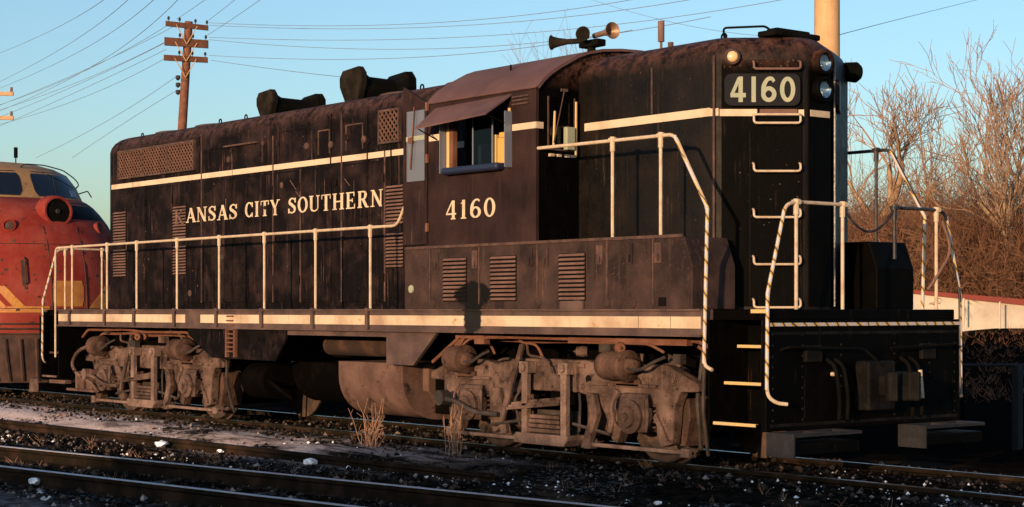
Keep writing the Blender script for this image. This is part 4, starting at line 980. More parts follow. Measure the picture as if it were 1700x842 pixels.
# trucks
def make_truck(xc):
    tr = MB(); tr.box(xc-0.9, xc+0.9, -0.75, 0.75, 0.55, 0.9); tr.box(xc-0.25, xc+0.25, -1.0, 1.0, 0.6, 0.95)
    t = tr.build('truck', 'under', loco, bevel=0.02)
    fr = [(-2.24,.86),(-2.24,.78),(-1.98,.77),(-1.90,.62),(-1.86,.24),(-1.70,.20),(-1.64,.34),(-1.62,.62),(-1.12,.62),(-1.10,.34),(-1.04,.20),(-.96,.24),(-.86,.50),(-.72,.66),(-.45,.71),
          (.45,.71),(.72,.66),(.86,.50),(.96,.24),(1.04,.20),(1.10,.34),(1.12,.62),(1.62,.62),(1.64,.34),(1.70,.20),(1.86,.24),(1.90,.62),(1.98,.77),(2.24,.78),(2.24,.86),(2.05,.93),(1.78,1.04),(1.2,1.03),(1.02,.99),(.7,1.03),(.55,1.06),
          (-.55,1.06),(-.7,1.03),(-1.02,.99),(-1.2,1.03),(-1.78,1.04),(-2.05,.93)]
    for s_ in (-1, 1):
        ya, yb = (-1.18, -1.04) if s_ < 0 else (1.04, 1.18)
        mb = MB(); mb.prism([(xc+x, z) for x, z in fr], 'xz', ya, yb)
        f = mb.build('side_frame', 'truck', t, bevel=0.018)
        if s_ > 0: continue
        # raised ribs of the casting
        mb = MB()
        for x0, x1, z0, z1 in ((-.55,.55,.98,1.02),(-.9,-.6,.80,.84),(.6,.9,.80,.84)): mb.box(xc+x0, xc+x1, -1.20, -1.17, z0, z1)
        for sx in (-1, 1):
            mb.prism([(xc+sx*1.66,.55),(xc+sx*1.84,.28),(xc+sx*1.80,.27),(xc+sx*1.62,.50)], 'xz', -1.215, -1.17)
            mb.prism([(xc+sx*.92,.30),(xc+sx*.98,.28),(xc+sx*1.10,.75),(xc+sx*1.02,.78)], 'xz', -1.21, -1.17)
            mb.box(xc+sx*1.37-.30, xc+sx*1.37+.30, -1.22, -1.17, .80, .835)
        mb.build('frame_rib', 'truck', t, bevel=0.006)
    for sx in (-1, 1):
        ax = xc + sx*1.372
        w = MB(); w.tube([(ax,-0.72,.508),(ax,.72,.508)], 0.09, 12); w.build('axle', 'under', t, smooth=40)
        for s_ in (-1, 1):
            w = MB(); w.lathe((ax, s_*0.68, .508), (0, s_, 0), [(-.0,.533),(.028,.533),(.03,.508),(.13,.503),(.14,.49),(.14,.43),(.09,.41),(.08,.2),(.12,.18),(.12,.0)], 40)
            w.build('wheel', 'wheel', t, smooth=35)
        # journal box with cover
        jm = 'truck' if ax < 6 else 'truckmid'
        j = MB(); j.box(ax-.185, ax+.185, -1.27, -1.0, .34, .70); j.prism([(ax-.24,.60),(ax+.24,.60),(ax+.20,.74),(ax-.20,.74)], 'xz', -1.25, -1.02)
        jo = j.build('journal_box', jm, t, bevel=0.03)
        j = MB(); j.lathe((ax-.01, -1.27, .50), (0,-1,0), [(0,.175),(.035,.175),(.05,.15),(.05,.115),(.085,.105),(.09,.05),(.11,.045),(.11,0)], 20); j.build('journal_cover', jm, t, smooth=35)
        j = MB()
        for a in range(6):
            q = a*PI/3; j.lathe((ax-.01+.14*math.cos(q), -1.30, .50+.14*math.sin(q)), (0,-1,0), [(0,.018),(.02,.018),(.022,0)], 6)
        j.build('cover_bolt', jm, t)
        # coil of little pipes round the box
        j = MB(); j.tube(smoothpath([(ax+.2,-1.24,.72),(ax+.26,-1.3,.66),(ax+.27,-1.3,.50),(ax+.22,-1.28,.36)]), .02, 6); j.tube(smoothpath([(ax-.22,-1.24,.74),(ax-.27,-1.29,.62),(ax-.25,-1.27,.42)]), .016, 6)
        j.build('equalizer_pipe', jm, t)
        for q in (-1, 1):
            j = MB(); cx_ = ax + q*.245
            j.tube([(cx_ + .052*math.cos(a*.9), -1.13 + .052*math.sin(a*.9), .36 + a*.0078) for a in range(0, 36)], .013, 5)
            j.build('coil_spring', 'truckb', t, smooth=50)
        # brake shoes and hangers, both sides of each wheel
        for q in (-1, 1):
            j = MB(); bx = ax + q*0.56
            j.prism([(bx-.05*q,.70),(bx+.03*q,.70),(bx+.05*q,.50),(bx-.02*q,.22),(bx-.10*q,.22),(bx-.06*q,.48)], 'xz', -1.03, -.70); j.build('brake_shoe', 'truckb', t)
    # casting windows, ribs, bolts
    j = MB()
    for x, z in ((xc+.60,.86),(xc-.60,.86),(xc+1.02,.90)):
        j.lathe((x,-1.18,z),(0,-1,0),[(0,.045),(.004,.045),(.005,0)],12)
    j.build('casting_hole', 'void', t)
    for x, z, r_ in ((-.15,.90,.03),(.12,.90,.03),(-.45,.78,.028),(.5,.78,.028),(1.9,.88,.03),(-1.9,.88,.03),(1.05,.42,.022),(1.75,.5,.022),(-1.05,.42,.022),(-1.75,.5,.022),(-.3,.1,.0),(1.45,.9,.025),(-1.2,.9,.03)):
        if r_ == 0: continue
        j = MB(); j.lathe((xc+x,-1.18,z),(0,-1,0),[(0,r_*1.5),(.012,r_*1.5),(.014,r_),(.03,r_),(.03,0)],6); j.build('frame_bolt', 'truck', t)
    # swing hangers, spring plank, leaf spring pack
    for sx in (-1, 1):
        x = xc + sx*.33
        j = MB(); j.box(x-.045, x+.045, -1.31, -1.24, .20, .98); j.box(x-.075, x+.075, -1.32, -1.18, .90, 1.03); j.lathe((x,-1.32,.965),(0,-1,0),[(0,.05),(.03,.045),(.03,0)],12)
        j.build('swing_hanger', 'truckc', t, bevel=0.01)
        j = MB(); j.box(x-.02+sx*.10, x+.02+sx*.10, -1.22, -1.17, .72, 1.0); j.build('frame_rib', 'truck', t)
    j = MB(); j.prism([(xc-.46,.20),(xc-.36,.13),(xc+.36,.13),(xc+.42,.20),(xc+.42,.25),(xc-.46,.25)], 'xz', -1.33, -1.06)
    j.build('spring_plank', 'truckc', t, bevel=0.012)
    for i in range(4):
        j = MB(); z = .262 + i*.050; j.box(xc-.34+i*.02, xc+.26-i*.015, -1.29+i*.006, -1.08, z, z+.040); j.build('leaf_spring', 'truck', t, bevel=0.006)
    j = MB(); j.box(xc-.30, xc+.30, -1.14, -1.05, .24, .50); j.build('spring_back', 'truckdark', t)
    for i in range(3):
        j = MB(); a = i*.030
        j.prism([(xc-.64+a,.485+a),(xc-.64+a,.51+a),(xc-.30,.545+a),(xc+.27,.60+a),(xc+.27,.57+a),(xc-.30,.515+a)], 'xz', -1.33+i*.02, -1.08); j.build('leaf_spring', 'truck', t, bevel=0.004)
    # clasp brake pads and small rigging between the wheels
    for sx in (-1, 1):
        j = MB(); j.tube([(xc+sx*.42,-1.24,.38),(xc+sx*1.0,-1.24,.30)], .018, 6); j.tube(smoothpath([(xc+sx*.50,-1.22,.70),(xc+sx*.56,-1.26,.60),(xc+sx*.50,-1.22,.30)]), .015, 6); j.build('brake_rod', 'truckdark', t)
        j = MB(); j.box(xc+sx*.56-.05, xc+sx*.56+.05, -1.12, -1.05, .30, .62); j.build('brake_pad', 'truckb', t, bevel=.01)
        j = MB(); j.prism([(xc+sx*.46,.66),(xc+sx*.90,.62),(xc+sx*.92,.30),(xc+sx*.50,.24)], 'xz', -1.04, -.98); j.build('guard_plate', 'truckb', t, bevel=.01)
    # brake cylinders
    for x, z, ln in ((xc-1.50, 1.03, .40), (xc+1.22, 1.02, .52)):
        j = MB(); j.lathe((x-ln/2, -1.30, z), (1, 0, 0.0), [(0,.02),(.0,.125),(.05,.15),(.10,.155),(ln*.62,.15),(ln*.66,.165),(ln*.78,.165),(ln*.82,.09),(ln,.06),(ln+.02,0)], 20)
        j.build('brake_cylinder', 'truckb', t, smooth=35)
        j = MB(); j.tube(smoothpath([(x+ln*.3,-1.36,z-.02),(x+ln*.75,-1.38,z-.04),(x+ln*1.05,-1.34,z+.05),(x+ln*1.2,-1.25,z+.10)]), .018, 6); j.build('push_rod', 'truckdark', t)
        j = MB(); j.box(x-ln*.4, x+ln*.4, -1.22, -1.10, z-.22, z-.14); j.build('cylinder_bracket', 'truckb', t, bevel=0.01)
    # slack lever strap, live lever, brake rods
    j = MB(); j.prism([(xc+.66,.72),(xc+.78,.72),(xc+.84,.50),(xc+.70,.15),(xc+.58,.13),(xc+.72,.48)], 'xz', -1.28, -1.20); j.build('brake_lever', 'truck', t, bevel=0.012)
    j = MB(); j.prism([(xc-.42,1.22),(xc-.35,1.22),(xc-.72,.36),(xc-.80,.36)], 'xz', -1.30, -1.26); j.build('brake_lever', 'truck', t, bevel=0.006)
    j = MB(); j.prism([(xc-.98,.72),(xc-.86,.72),(xc-.72,.22),(xc-.84,.20)], 'xz', -1.24, -1.19); j.build('brake_lever', 'truck', t, bevel=0.006)
    j = MB(); j.tube(smoothpath([(xc-1.82,-1.40,.58),(xc-1.45,-1.42,.56),(xc-1.12,-1.40,.44),(xc-.75,-1.34,.43)], rad=.12), .028, 8); j.lathe((xc-1.72,-1.45,.58),(0,1,0),[(0,.0),(0,.09),(.12,.09),(.12,0)],14)
    j.build('speed_drive', 'truckdark' if xc > 0 else 'truck', t, smooth=40)
    for x0, x1 in ((-1.82, -.44), (.62, 2.2)):
        j = MB(); j.box(xc+x0, xc+x1, -1.24, -1.19, .155, .195); j.box(xc+x0, xc+x0+.10, -1.27, -1.16, .13, .24); j.box(xc+x1-.12, xc+x1, -1.27, -1.16, .13, .22); j.build('tie_bar', 'truckc', t, bevel=0.008)
    # sand pipes at the outer end
    j = MB(); j.tube(smoothpath([(xc+2.15,-1.0,1.25),(xc+2.1,-1.05,.7),(xc+2.0,-.9,.18)]), .025, 6); j.tube(smoothpath([(xc+2.3,-1.15,1.2),(xc+2.28,-1.15,.6),(xc+2.15,-.95,.14)]), .02, 6)
    j.tube(smoothpath([(xc-2.2,-1.0,1.2),(xc-2.1,-1.05,.6),(xc-2.0,-.9,.18)]), .025, 6)
    j.build('sand_pipe', 'truckdark', t)
    # motor cases between frames
    for q in (-.75, .75):
        j = MB(); j.tube([(xc+q,-.6,.5),(xc+q,.6,.5)], .33, 16); j.build('traction_motor', 'under', t, smooth=40)
    return t
make_truck(4.72)
make_truck(-4.72)
# air hose loop at the rear truck and front
mb = MB(); mb.tube(smoothpath([(-6.35,-1.35,1.05),(-6.75,-1.4,.95),(-6.95,-1.42,.75),(-6.8,-1.42,.6),(-6.5,-1.42,.52),(-6.3,-1.38,.45),(-6.22,-1.3,.3)], rad=.15), .028, 8); mb.build('air_hose', 'truck', loco, smooth=40)

# ---- handrails: each run with its posts
def post(x, y, z0, z1, parent, mat='rail', r=.018):
    mb = MB(); mb.tube([(x,y,z0),(x,y,z1)], r, 8); p = mb.build('post', mat, parent, smooth=40)
    mb = MB(); mb.tube([(x,y,z1-.12),(x,y,z1+.03)], r*1.5, 8); mb.tube([(x-.045,y,z1),(x+.045,y,z1)], r*1.4, 8); mb.build('socket', mat, parent, smooth=40)
    return p
YR = -1.47
def side_rails(y, sg, mat='rail', dx=0.0):
    mb = MB(); mb.tube(smoothpath([(-7.44, y, .83), (-7.44, y, 2.60), (2.20, y, 2.60), (2.66, y, 3.27), (2.80, y, 3.35)], rad=.10), .018, 8)
    hr = mb.build('handrail', mat, loco, smooth=40)
    for x in (-6.807, -5.557, -4.566, -3.301, -2.078, -0.867, 0.396, 1.634): post(x, y, 1.38, 2.60, hr, mat)
    for x in (-6.807, -5.557, -4.566, -3.301, -2.078, -0.867, 0.396, 1.634):
        mb = MB(); mb.box(x-.03, x+.03, y-.055*(1 if sg<0 else -1)-.01, y-.055*(1 if sg<0 else -1)+.01, 1.36, 1.62); mb.build('post_bracket', 'sill', hr)
    x1 = 7.381+dx
    mb = MB(); mb.tube(smoothpath([(4.74, y, 3.33), (6.927+dx, y, 3.315), (x1, y, 2.575), (x1-.05, y, 1.06), (x1+.06, y, 1.02)], rad=.09), .0185, 8)
    h2 = mb.build('handrail', mat, loco, smooth=40)
    post(6.022+dx, y, 2.33, 3.33, h2, mat); post(6.731+dx, y, 2.33, 3.32, h2, mat)
    mb = MB(); mb.tube([(6.93+dx,y-.003,3.30),(x1+.002,y-.003,2.57)], .0188, 8); mb.tube([(x1+.001,y-.003,2.575),(x1-.048,y-.003,1.08)], .0188, 8); mb.build('safety_band', 'safety', h2, smooth=40)
    return hr
side_rails(-1.47, -1)
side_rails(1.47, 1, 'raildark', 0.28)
# end rails
def end_rails(xe, sg):
    for ys in (-1, 1):
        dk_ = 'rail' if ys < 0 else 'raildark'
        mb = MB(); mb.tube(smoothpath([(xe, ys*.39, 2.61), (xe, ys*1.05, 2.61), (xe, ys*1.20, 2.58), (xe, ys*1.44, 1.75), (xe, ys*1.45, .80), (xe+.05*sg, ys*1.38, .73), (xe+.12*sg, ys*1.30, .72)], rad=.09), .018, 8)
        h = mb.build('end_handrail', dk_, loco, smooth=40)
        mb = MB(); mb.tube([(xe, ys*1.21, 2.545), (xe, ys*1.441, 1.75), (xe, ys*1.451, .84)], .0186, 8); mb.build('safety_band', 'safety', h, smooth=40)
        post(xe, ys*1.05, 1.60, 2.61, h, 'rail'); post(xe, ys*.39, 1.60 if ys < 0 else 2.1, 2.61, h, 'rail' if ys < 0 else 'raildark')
    mb = MB(); mb.tube(catenary((xe,-.37,2.58),(xe,.37,2.58),.22,14), .013, 6); mb.build('safety_chain', 'raildark', loco)
end_rails(8.13, 1)
end_rails(-8.0, -1)
mb = MB(); mb.tube(smoothpath([(8.15,1.12,2.5),(8.2,1.22,2.2),(8.15,1.05,1.95),(8.1,.95,1.8)], rad=.2),   .015, 8); mb.build('hose', 'louver', loco, smooth=40)

# front steps, pilot, footboards, coupler
def end_detail(sg):
    X = lambda x: sg*x
    def bx(mb, x0, x1, *a):
        a0, a1 = sorted((X(x0), X(x1))); mb.box(a0, a1, *a)
    mb = MB(); bx(mb, 8.05, 8.12, -1.45, 1.45, .46, 1.50); bx(mb, 7.98, 8.09, -1.40, 1.40, 1.50, 1.60)
    pl = mb.build('pilot', 'front', loco, bevel=0.008)
    mb = MB(); bx(mb, 8.12, 8.135, -1.43, 1.45, 1.442, 1.474); mb.build('edge_stripe', 'safety' if sg > 0 else 'sill', pl)
    for y in (-1.36, -.95, -.40, .40, .95, 1.36):
        mb = MB()
        for i in range(9): mb.lathe((X(8.12), y, .56+i*.1), (sg,0,0), [(0,.014),(.008,.010),(.01,0)], 8)
        mb.build('rivet_row', 'pilotgrey', pl)
    mb = MB(); bx(mb, 8.12, 8.128, -1.40, 1.40, .50, .53); bx(mb, 8.12, 8.128, -1.40, 1.40, 1.36, 1.39); mb.build('pilot_flange', 'pilotgrey', pl)
    mb = MB(); bx(mb, 8.12, 8.17, -.95, -.72, 1.10, 1.26); mb.build('cable_socket', 'pilotgrey', pl, bevel=.01)
    mb = MB(); bx(mb, 8.12, 8.17, .78, 1.0, 1.10, 1.26); mb.build('cable_socket', 'pilotgrey', pl, bevel=.01)
    for ys in (-1, 1):
        mb = MB(); bx(mb, 7.36, 7.385, *sorted((ys*1.45, ys*.9)), .48, 1.5); bx(mb, 7.385, 8.05, *sorted((ys*.92, ys*.88)), .5, 1.5)
        st = mb.build('step_well', 'front', loco)
        for y, z in ((1.45, .52), (1.30, .90), (1.12, 1.25), (.94, 1.585)):
            mb = MB(); bx(mb, 7.42, 8.0 if z < .6 else 8.05, *sorted((ys*y, ys*(y-.22))), z-.03, z)
            tr_ = mb.build('step', 'front', st)
            mb = MB(); bx(mb, 7.44 if z < 1.5 else 7.88, 7.99 if z < .6 else 8.045, *sorted((ys*(y+.008), ys*y)), z-.020, z+.004); bx(mb, 7.44 if z<1.5 else 7.88, 7.99 if z < .6 else 8.045, *sorted((ys*(y+.006), ys*(y-.03))), z+.004, z+.008)
            mb.build('step_edge', 'yellow' if sg > 0 else 'truck', st)
    mb = MB(); bx(mb, 7.90, 8.11, -1.425, -1.405, 1.565, 1.600); mb.build('step_edge', 'yellow' if sg > 0 else 'truck', pl)
    for y0, y1 in ((-1.45, -.52), (.45, 1.38)):
        mb = MB(); zf = .46
        bx(mb, 8.14, 8.20, y0, y1, zf-.03, zf); bx(mb, 8.42, 8.48, y0, y1, zf-.03, zf)
        ym = (y0+y1)/2
        for a in (y0, ym-.04, y1-.10): bx(mb, 8.20, 8.42, a, a+.10, zf-.03, zf)
        f = mb.build('footboard', 'greymetal', loco)
        mb = MB(); bx(mb, 8.13, 8.46, y0+.02, y1-.02, zf-.20, zf-.09); mb.build('footboard_bracket', 'front', f, bevel=0.01)
        mb = MB(); bx(mb, 8.14, 8.48, y0-.02, y0-.001, zf-.22, zf-.002); mb.build('footboard_end', 'greymetal' if sg > 0 else 'truck', f)
    # coupler
    mb = MB(); bx(mb, 8.12, 8.30, -.2, .2, .62, 1.10); bx(mb, 8.30, 8.46, -.075, .075, .76, .96)
    cp = mb.build('coupler', 'pilotgrey', loco, bevel=0.02)
    mb = MB(); 
    pts = [(X(8.42),-.12),(X(8.50),-.17),(X(8.60),-.15),(X(8.56),-.06),(X(8.52),.0),(X(8.56),.08),(X(8.66),.10),(X(8.64),.16),(X(8.50),.18),(X(8.42),.12)]
    mb.prism(pts, 'xy', .72, 1.0); mb.build('knuckle', 'pilotgrey', cp, bevel=0.015)
    mb = MB(); mb.tube(smoothpath([(X(8.16),-1.3,1.22),(X(8.24),-1.28,1.25),(X(8.24),-.2,1.22),(X(8.3),0,1.05)]), .014, 6); mb.tube(smoothpath([(X(8.16),1.3,1.22),(X(8.24),1.28,1.25),(X(8.24),.2,1.22)]), .014, 6); mb.build('cut_lever', 'darkmetal', loco)
    for y in (-.62, -.5, .48, .62):
        mb = MB(); mb.tube(smoothpath([(X(8.13),y,1.12),(X(8.24),y,1.06),(X(8.28),y+.02,.75),(X(8.24),y+.05,.55)], rad=.1), .02, 8); mb.build('air_hose', 'darkmetal', loco, smooth=40)
    mb = MB(); mb.tube([(X(8.28),.6,1.0),(X(8.29),.62,.72)], .021, 8); mb.build('hose_fitting', 'rail' if sg > 0 else 'truck', loco)
    mb = MB(); mb.lathe((X(8.13),-.55,.98),(sg,0,0),[(0,.02),(.03,.02),(.035,0)],8); mb.build('bolt', 'rail' if sg > 0 else 'truck', loco)
end_detail(1); end_detail(-1)
# rear corner oddments, sunlit cylinder under the rear steps
mb = MB(); mb.box(-7.8,-7.2,-1.42,-1.30,.40,.46); mb.box(-7.2,-6.2,-1.40,-1.30,.30,.34); mb.box(-6.9,-6.6,-1.38,-1.2,.34,.62); mb.box(-6.5,-6.3,-1.38,-1.2,.34,.66); mb.build('step_hanger', 'tank', loco, bevel=0.01)

# front face equipment
for z in (3.46, 2.98, 2.52, 2.05, 1.62):
    mb = MB()
    mb.tube(smoothpath([FA(.335, z+.085, .0), FA(.335, z+.07, .075), FA(.335, z, .08), FA(.80, z, .08), FA(.80, z+.07, .075), FA(.80, z+.085, .0)], rad=.035), .012, 8)
    mb.build('grab_iron', 'rail', loco, smooth=40)
mb = MB(); mb.tube(smoothpath([FA(.335, 4.085, .0), FA(.335, 4.07, .075), FA(.335, 4.0, .08), FA(.80, 4.0, .08), FA(.80, 4.07, .075), FA(.80, 4.085, .0)], rad=.035), .012, 8); mb.build('grab_iron', 'louver', loco, smooth=40)
mb = MB(); mb.tube(smoothpath([FA(.335, 3.545, .0), FA(.335, 3.545, .075), FA(.80, 3.545, .075), FA(.80, 3.545, .0)], rad=.03), .012, 8); mb.build('grab_iron', 'rail', loco, smooth=40)
mb = MB(); mb.tube(smoothpath([(8.0,.0,1.0),(8.0,.0,1.0)]), .01, 4)
# number boards
for side in (1, -1):
    mb = MB(); n = 8; s0, s1, z0, z1, r = .045, .80, 3.635, 3.955, .07
    pts = []
    for cx_, cz_, a0 in ((s1-r, z1-r, 0), (s0+r, z1-r, 90), (s0+r, z0+r, 180), (s1-r, z0+r, 270)):
        for i in range(5):
            a = math.radians(a0 + 90*i/4); pts.append((cx_ + r*math.cos(a), cz_ + r*math.sin(a)))
    vs = [FA(s, z, .006, side) for s, z in pts] + [FA(s, z, .05, side) for s, z in pts]; k = len(pts)
    mb.add(vs, [tuple(range(k)), tuple(range(k, 2*k))] + [(i, (i+1) % k, k+(i+1) % k, k+i) for i in range(k)])
    nb = mb.build('number_board', 'board', sh)
    if side > 0:
        mb = MB(); write(mb, '4160', s0+.05, s1-.05, z0+.035, .255, lambda u, v, o: tuple(FA(u, v, .051+o)), GS, 0.18)
        o = mb.build('board_number', 'digit', nb); o['label'] = 'pale block digits 4160 on the black number board'
# small peeled paint spots on the corner face and the hood side
Rf = random.Random(8)
for nm, n_, zr in (('paint_chips', 60, (4.0, 4.11)), ('paint_chips', 30, (1.7, 4.1))):
    mb = MB()
    for i in range(n_):
        s_ = Rf.uniform(.03, .80); z = Rf.uniform(*zr); w = Rf.uniform(.003, .010)
        if 0.0 < s_ < .84 and 3.5 < z < 3.97: continue
        fa_patch(mb, s_, s_+w*1.6, z, z+w*Rf.uniform(.6,1.8), .006, .0085)
    mb.build(nm, 'seam', sh)
mb = MB()
for i in range(46):
    x = Rf.uniform(4.9, 6.8); z = 4.1 - abs(Rf.gauss(0, .35)) if i % 2 else Rf.uniform(2.5, 4.1); w = Rf.uniform(.003, .008)
    if 3.5 < z < 3.65: continue
    mb.box(x, x+w, -HW-.002, -HW, z, z+w*1.4)
mb.build('paint_chips', 'seam', sh)
mb = MB()
for i in range(60):
    x = Rf.uniform(-6.4, 1.0); z = Rf.uniform(1.75, 4.05); w = Rf.uniform(.004, .011)
    if 3.5 < z < 3.62: continue
    mb.box(x, x+w, -HW-.0145, -HW-.012, z, z+w*Rf.uniform(.6,2.5))
mb.build('paint_chips', 'louver', lh)
mb = MB()
for x in (5.99,): mb.box(x-.012, x+.012, -HW-.006, -HW, 3.64, 4.12); mb.lathe((x, -.62, 4.36), (0,0,1), [(0,.03),(.05,.03),(.05,0)], 8)
mb.build('roof_joint', 'seam', sh)
# class lights
for side, s in ((1, .125), (-1, .20)):
    c = FA(s, 4.125, 0.0, side); nn = (FA(s, 4.125, 1.0, side) - c).normalized()
    if side < 0: nn = Vector((0.35, .93, 0)).normalized(); c = Vector((7.05, .98, 4.12))
    mb = MB(); mb.lathe(c, nn, [(-.05,.09),(.02,.09),(.055,.075),(.06,.06),(.06,0)] if side > 0 else [(-.05,.1),(.08,.11),(.12,.08),(.13,0)], 18); lo = mb.build('class_light', 'seam' if side > 0 else 'darkmetal', sh, smooth=35)
    if side > 0:
        mb = MB(); mb.lathe(c + nn*.061, nn, [(0,.055),(.012,.05),(.022,.03),(.026,0)], 16); mb.build('lens', 'amber', lo, smooth=60)
# twin headlight
for z in (4.085, 3.815):
    mb = MB(); mb.lathe((7.44, .02, z), (1,0,0), [(0,.135),(.10,.135),(.13,.125),(.13,.095),(.06,.09),(.055,.0)], 24); hl = mb.build('headlight', 'front', loco, smooth=35)
    mb = MB(); mb.lathe((7.50, .02, z), (1,0,0), [(0,0),(.005,.05),(.045,.09),(.05,.09),(.055,.088),(.03,.05),(.01,.0)], 24); mb.build('reflector', 'chrome', hl, smooth=60)
    mb = MB(); mb.lathe((7.545, .02, z), (1,0,0), [(0,.092),(.006,.09),(.016,.05),(.02,0)], 24); mb.build('lens', 'lens', hl, smooth=60)
    mb = MB(); mb.lathe((7.50, -.03, z-.02), (1,-.4,-.2), [(0,.03),(.05,.0)], 8); mb.build('bulb', 'amber', hl)
# roof top grab on short hood
mb = MB(); mb.tube(smoothpath([(6.62,-.45,4.34),(6.60,-.46,4.50),(6.95,-.20,4.50),(7.0,-.16,4.44),(6.98,-.18,4.36)], rad=.04), .012, 8); mb.build('grab_iron', 'darkmetal', loco, smooth=40)
# headlight side plate (door edge) and hood front door seams
mb = MB(); fa_patch(mb, .30, .306, 1.65, 3.4, .006, .012); mb.build('door_seam', 'shorthood', sh)

# horn
hb = MB(); hb.lathe((4.45,-.37,4.47),(0,0,1),[(0,.06),(.06,.05),(.12,.04),(.14,0)],12); hb.box(4.30,4.62,-.44,-.30,4.56,4.64)
horn = hb.build('horn', 'darkmetal', loco, bevel=0.015)
hc = Vector((4.45,-.37,4.66))
def bell(p, d, L_, r, m, nm='horn_bell'):
    mb = MB(); mb.lathe(p, d, [(0,.03),(L_*.55,.032),(L_*.8,.05),(L_*.95,r*.8),(L_,r),(L_*1.02,r),(L_*.97,r*.72),(L_*.8,.035),(L_*.7,0)], 20); return mb.build(nm, m, horn, smooth=45)
bell(hc+Vector((.02,.02,.03)), (.95,-.12,.03), .36, .095, 'brass')
bell(hc+Vector((-.05,-.03,-.02)), (-.85,-.50,.0), .42, .085, 'stack')
bell(hc+Vector((-.02,-.05,.02)), (.45,-.75,.05), .16, .085, 'stack')
# antenna
mb = MB(); mb.tube([(5.72,-.5,4.36),(5.72,-.5,4.48)], .014, 8); mb.tube([(5.72,-.5,4.46),(5.72,-.5,4.68)], .036, 12); mb.build('antenna', 'louver', loco, smooth=40)
mb = MB(); mb.tube([(3.9,-1.1,4.3),(3.9,-1.1,4.36)], .012, 6); mb.build('roof_stud', 'darkmetal', loco)

# ------------------------------------------------------------------ THE RED CAB UNIT
fx = thing('cab_unit_locomotive', 'weathered red streamlined cab unit locomotive standing behind the black one', 'locomotive', (-12, 0, 0))
prof = [  # z, x0 (tip), w, L
 (1.15,-10.15,1.50,.95),(1.5,-10.10,1.51,1.0),(2.0,-10.12,1.51,1.05),(2.5,-10.22,1.50,1.15),(2.9,-10.38,1.48,1.25),(3.2,-10.60,1.44,1.35),(3.4,-10.82,1.39,1.40),(3.55,-11.10,1.35,1.30),(3.64,-11.45,1.33,1.05),(3.70,-11.85,1.33,.75)]
prof2 = [(3.70,-11.86,1.33,.72),(3.95,-12.0,1.27,.72),(4.20,-12.18,1.15,.75),(4.32,-12.42,1.02,.8),(4.42,-12.8,.80,.8),(4.47,-13.3,.45,.7),(4.49,-13.8,.1,.3)]
def fring(z, x0, w, L, nn=15, xb=-26.0):
    r = []
    for i in range(2*nn+1):
        t = -1 + i/nn; a = t*PI/2
        r.append((x0 - L*(1-abs(math.cos(a))**0.9), w*math.sin(a) if abs(t) < 1 else w*t, z))
    bw = w
    return [(xb, -w, z)] + r + [(xb, w, z)]
def fS(z, t, out=0.0, P=prof):
    for a, b in zip(P, P[1:]):
        if a[0] <= z <= b[0]:
            q = (z-a[0])/(b[0]-a[0]); x0, w, L = (a[k]+(b[k]-a[k])*q for k in (1,2,3)); break
    a = t*PI/2
    n = Vector((math.cos(a), math.sin(a), 0.35 if z > 3.0 else 0.1)).normalized()
    return Vector((x0 - L*(1-abs(math.cos(a))**0.9), w*math.sin(a), z)) + n*out
mb = MB(); mb.loft([fring(*p) for p in prof]); fb_ = mb.build('nose', 'red', fx, smooth=60)
mb = MB(); mb.loft([fring(*p) for p in prof2]); fc = mb.build('cab_top', 'tanpaint', fx, smooth=60)
def fpatch(z0, z1, t0, t1, o0, o1, P, name, mat, parent, nz=5, nt_=10, round_=0.0, shear=0.0):
    mb = MB(); G = []
    for o_ in (o0, o1):
        for j in range(nz+1):
            for i in range(nt_+1):
                u = i/nt_; v = j/nz
                zz = z0 + (z1-z0)*v
                cu = 1 - round_*abs(2*v-1)**5; tt = (t0+t1)/2 + (u-.5)*(t1-t0)*cu + shear*(v-.5)
                G.append(fS(zz, tt, o_, P))
    W = nt_+1; K = (nz+1)*W
    fs = []
    for j in range(nz):
        for i in range(nt_):
            fs.append((K+j*W+i, K+j*W+i+1, K+(j+1)*W+i+1, K+(j+1)*W+i))
    bd = [(0*W+i) for i in range(W)] + [j*W+nt_ for j in range(1, nz+1)] + [nz*W+i for i in range(nt_-1, -1, -1)] + [j*W for j in range(nz-1, 0, -1)]
    for a, b in zip(bd, bd[1:]+bd[:1]): fs.append((a, b, K+b, K+a))
    mb.add(G, fs); return mb.build(name, mat, parent, smooth=40)
for t0, t1 in ((.06, .62), (-.62, -.06)):
    fpatch(3.735, 4.22, t0, t1, .0, .012, prof2, 'windshield', 'fglass', fx, round_=.12)
    s_ = 1 if t0 > 0 else -1
    mb = MB(); mb.tube([fS(4.14, s_*.33, .03, prof2), fS(3.80, s_*.27, .03, prof2)], .008, 5); mb.build('wiper', 'greymetal', fx)
    fpatch(3.76, 3.88, s_*.50, s_*.60, .012, .016, prof2, 'painted_sky_glint', 'palewing', fx, 2, 3) if s_ > 0 else None  # reflected sky painted on the glass as a pale patch
fpatch(3.26, 3.66, .13, .97, .0, .006, prof, 'anti_glare_and_shade', 'front', fx, 6, 12)  # anti-glare black, with the headlight's shade painted in as one patch
fpatch(2.95, 3.26, .62, .97, .0, .006, prof, 'anti_glare_and_shade', 'front', fx, 4, 8, shear=-.12)  # shade of the turned-away nose edge, painted black
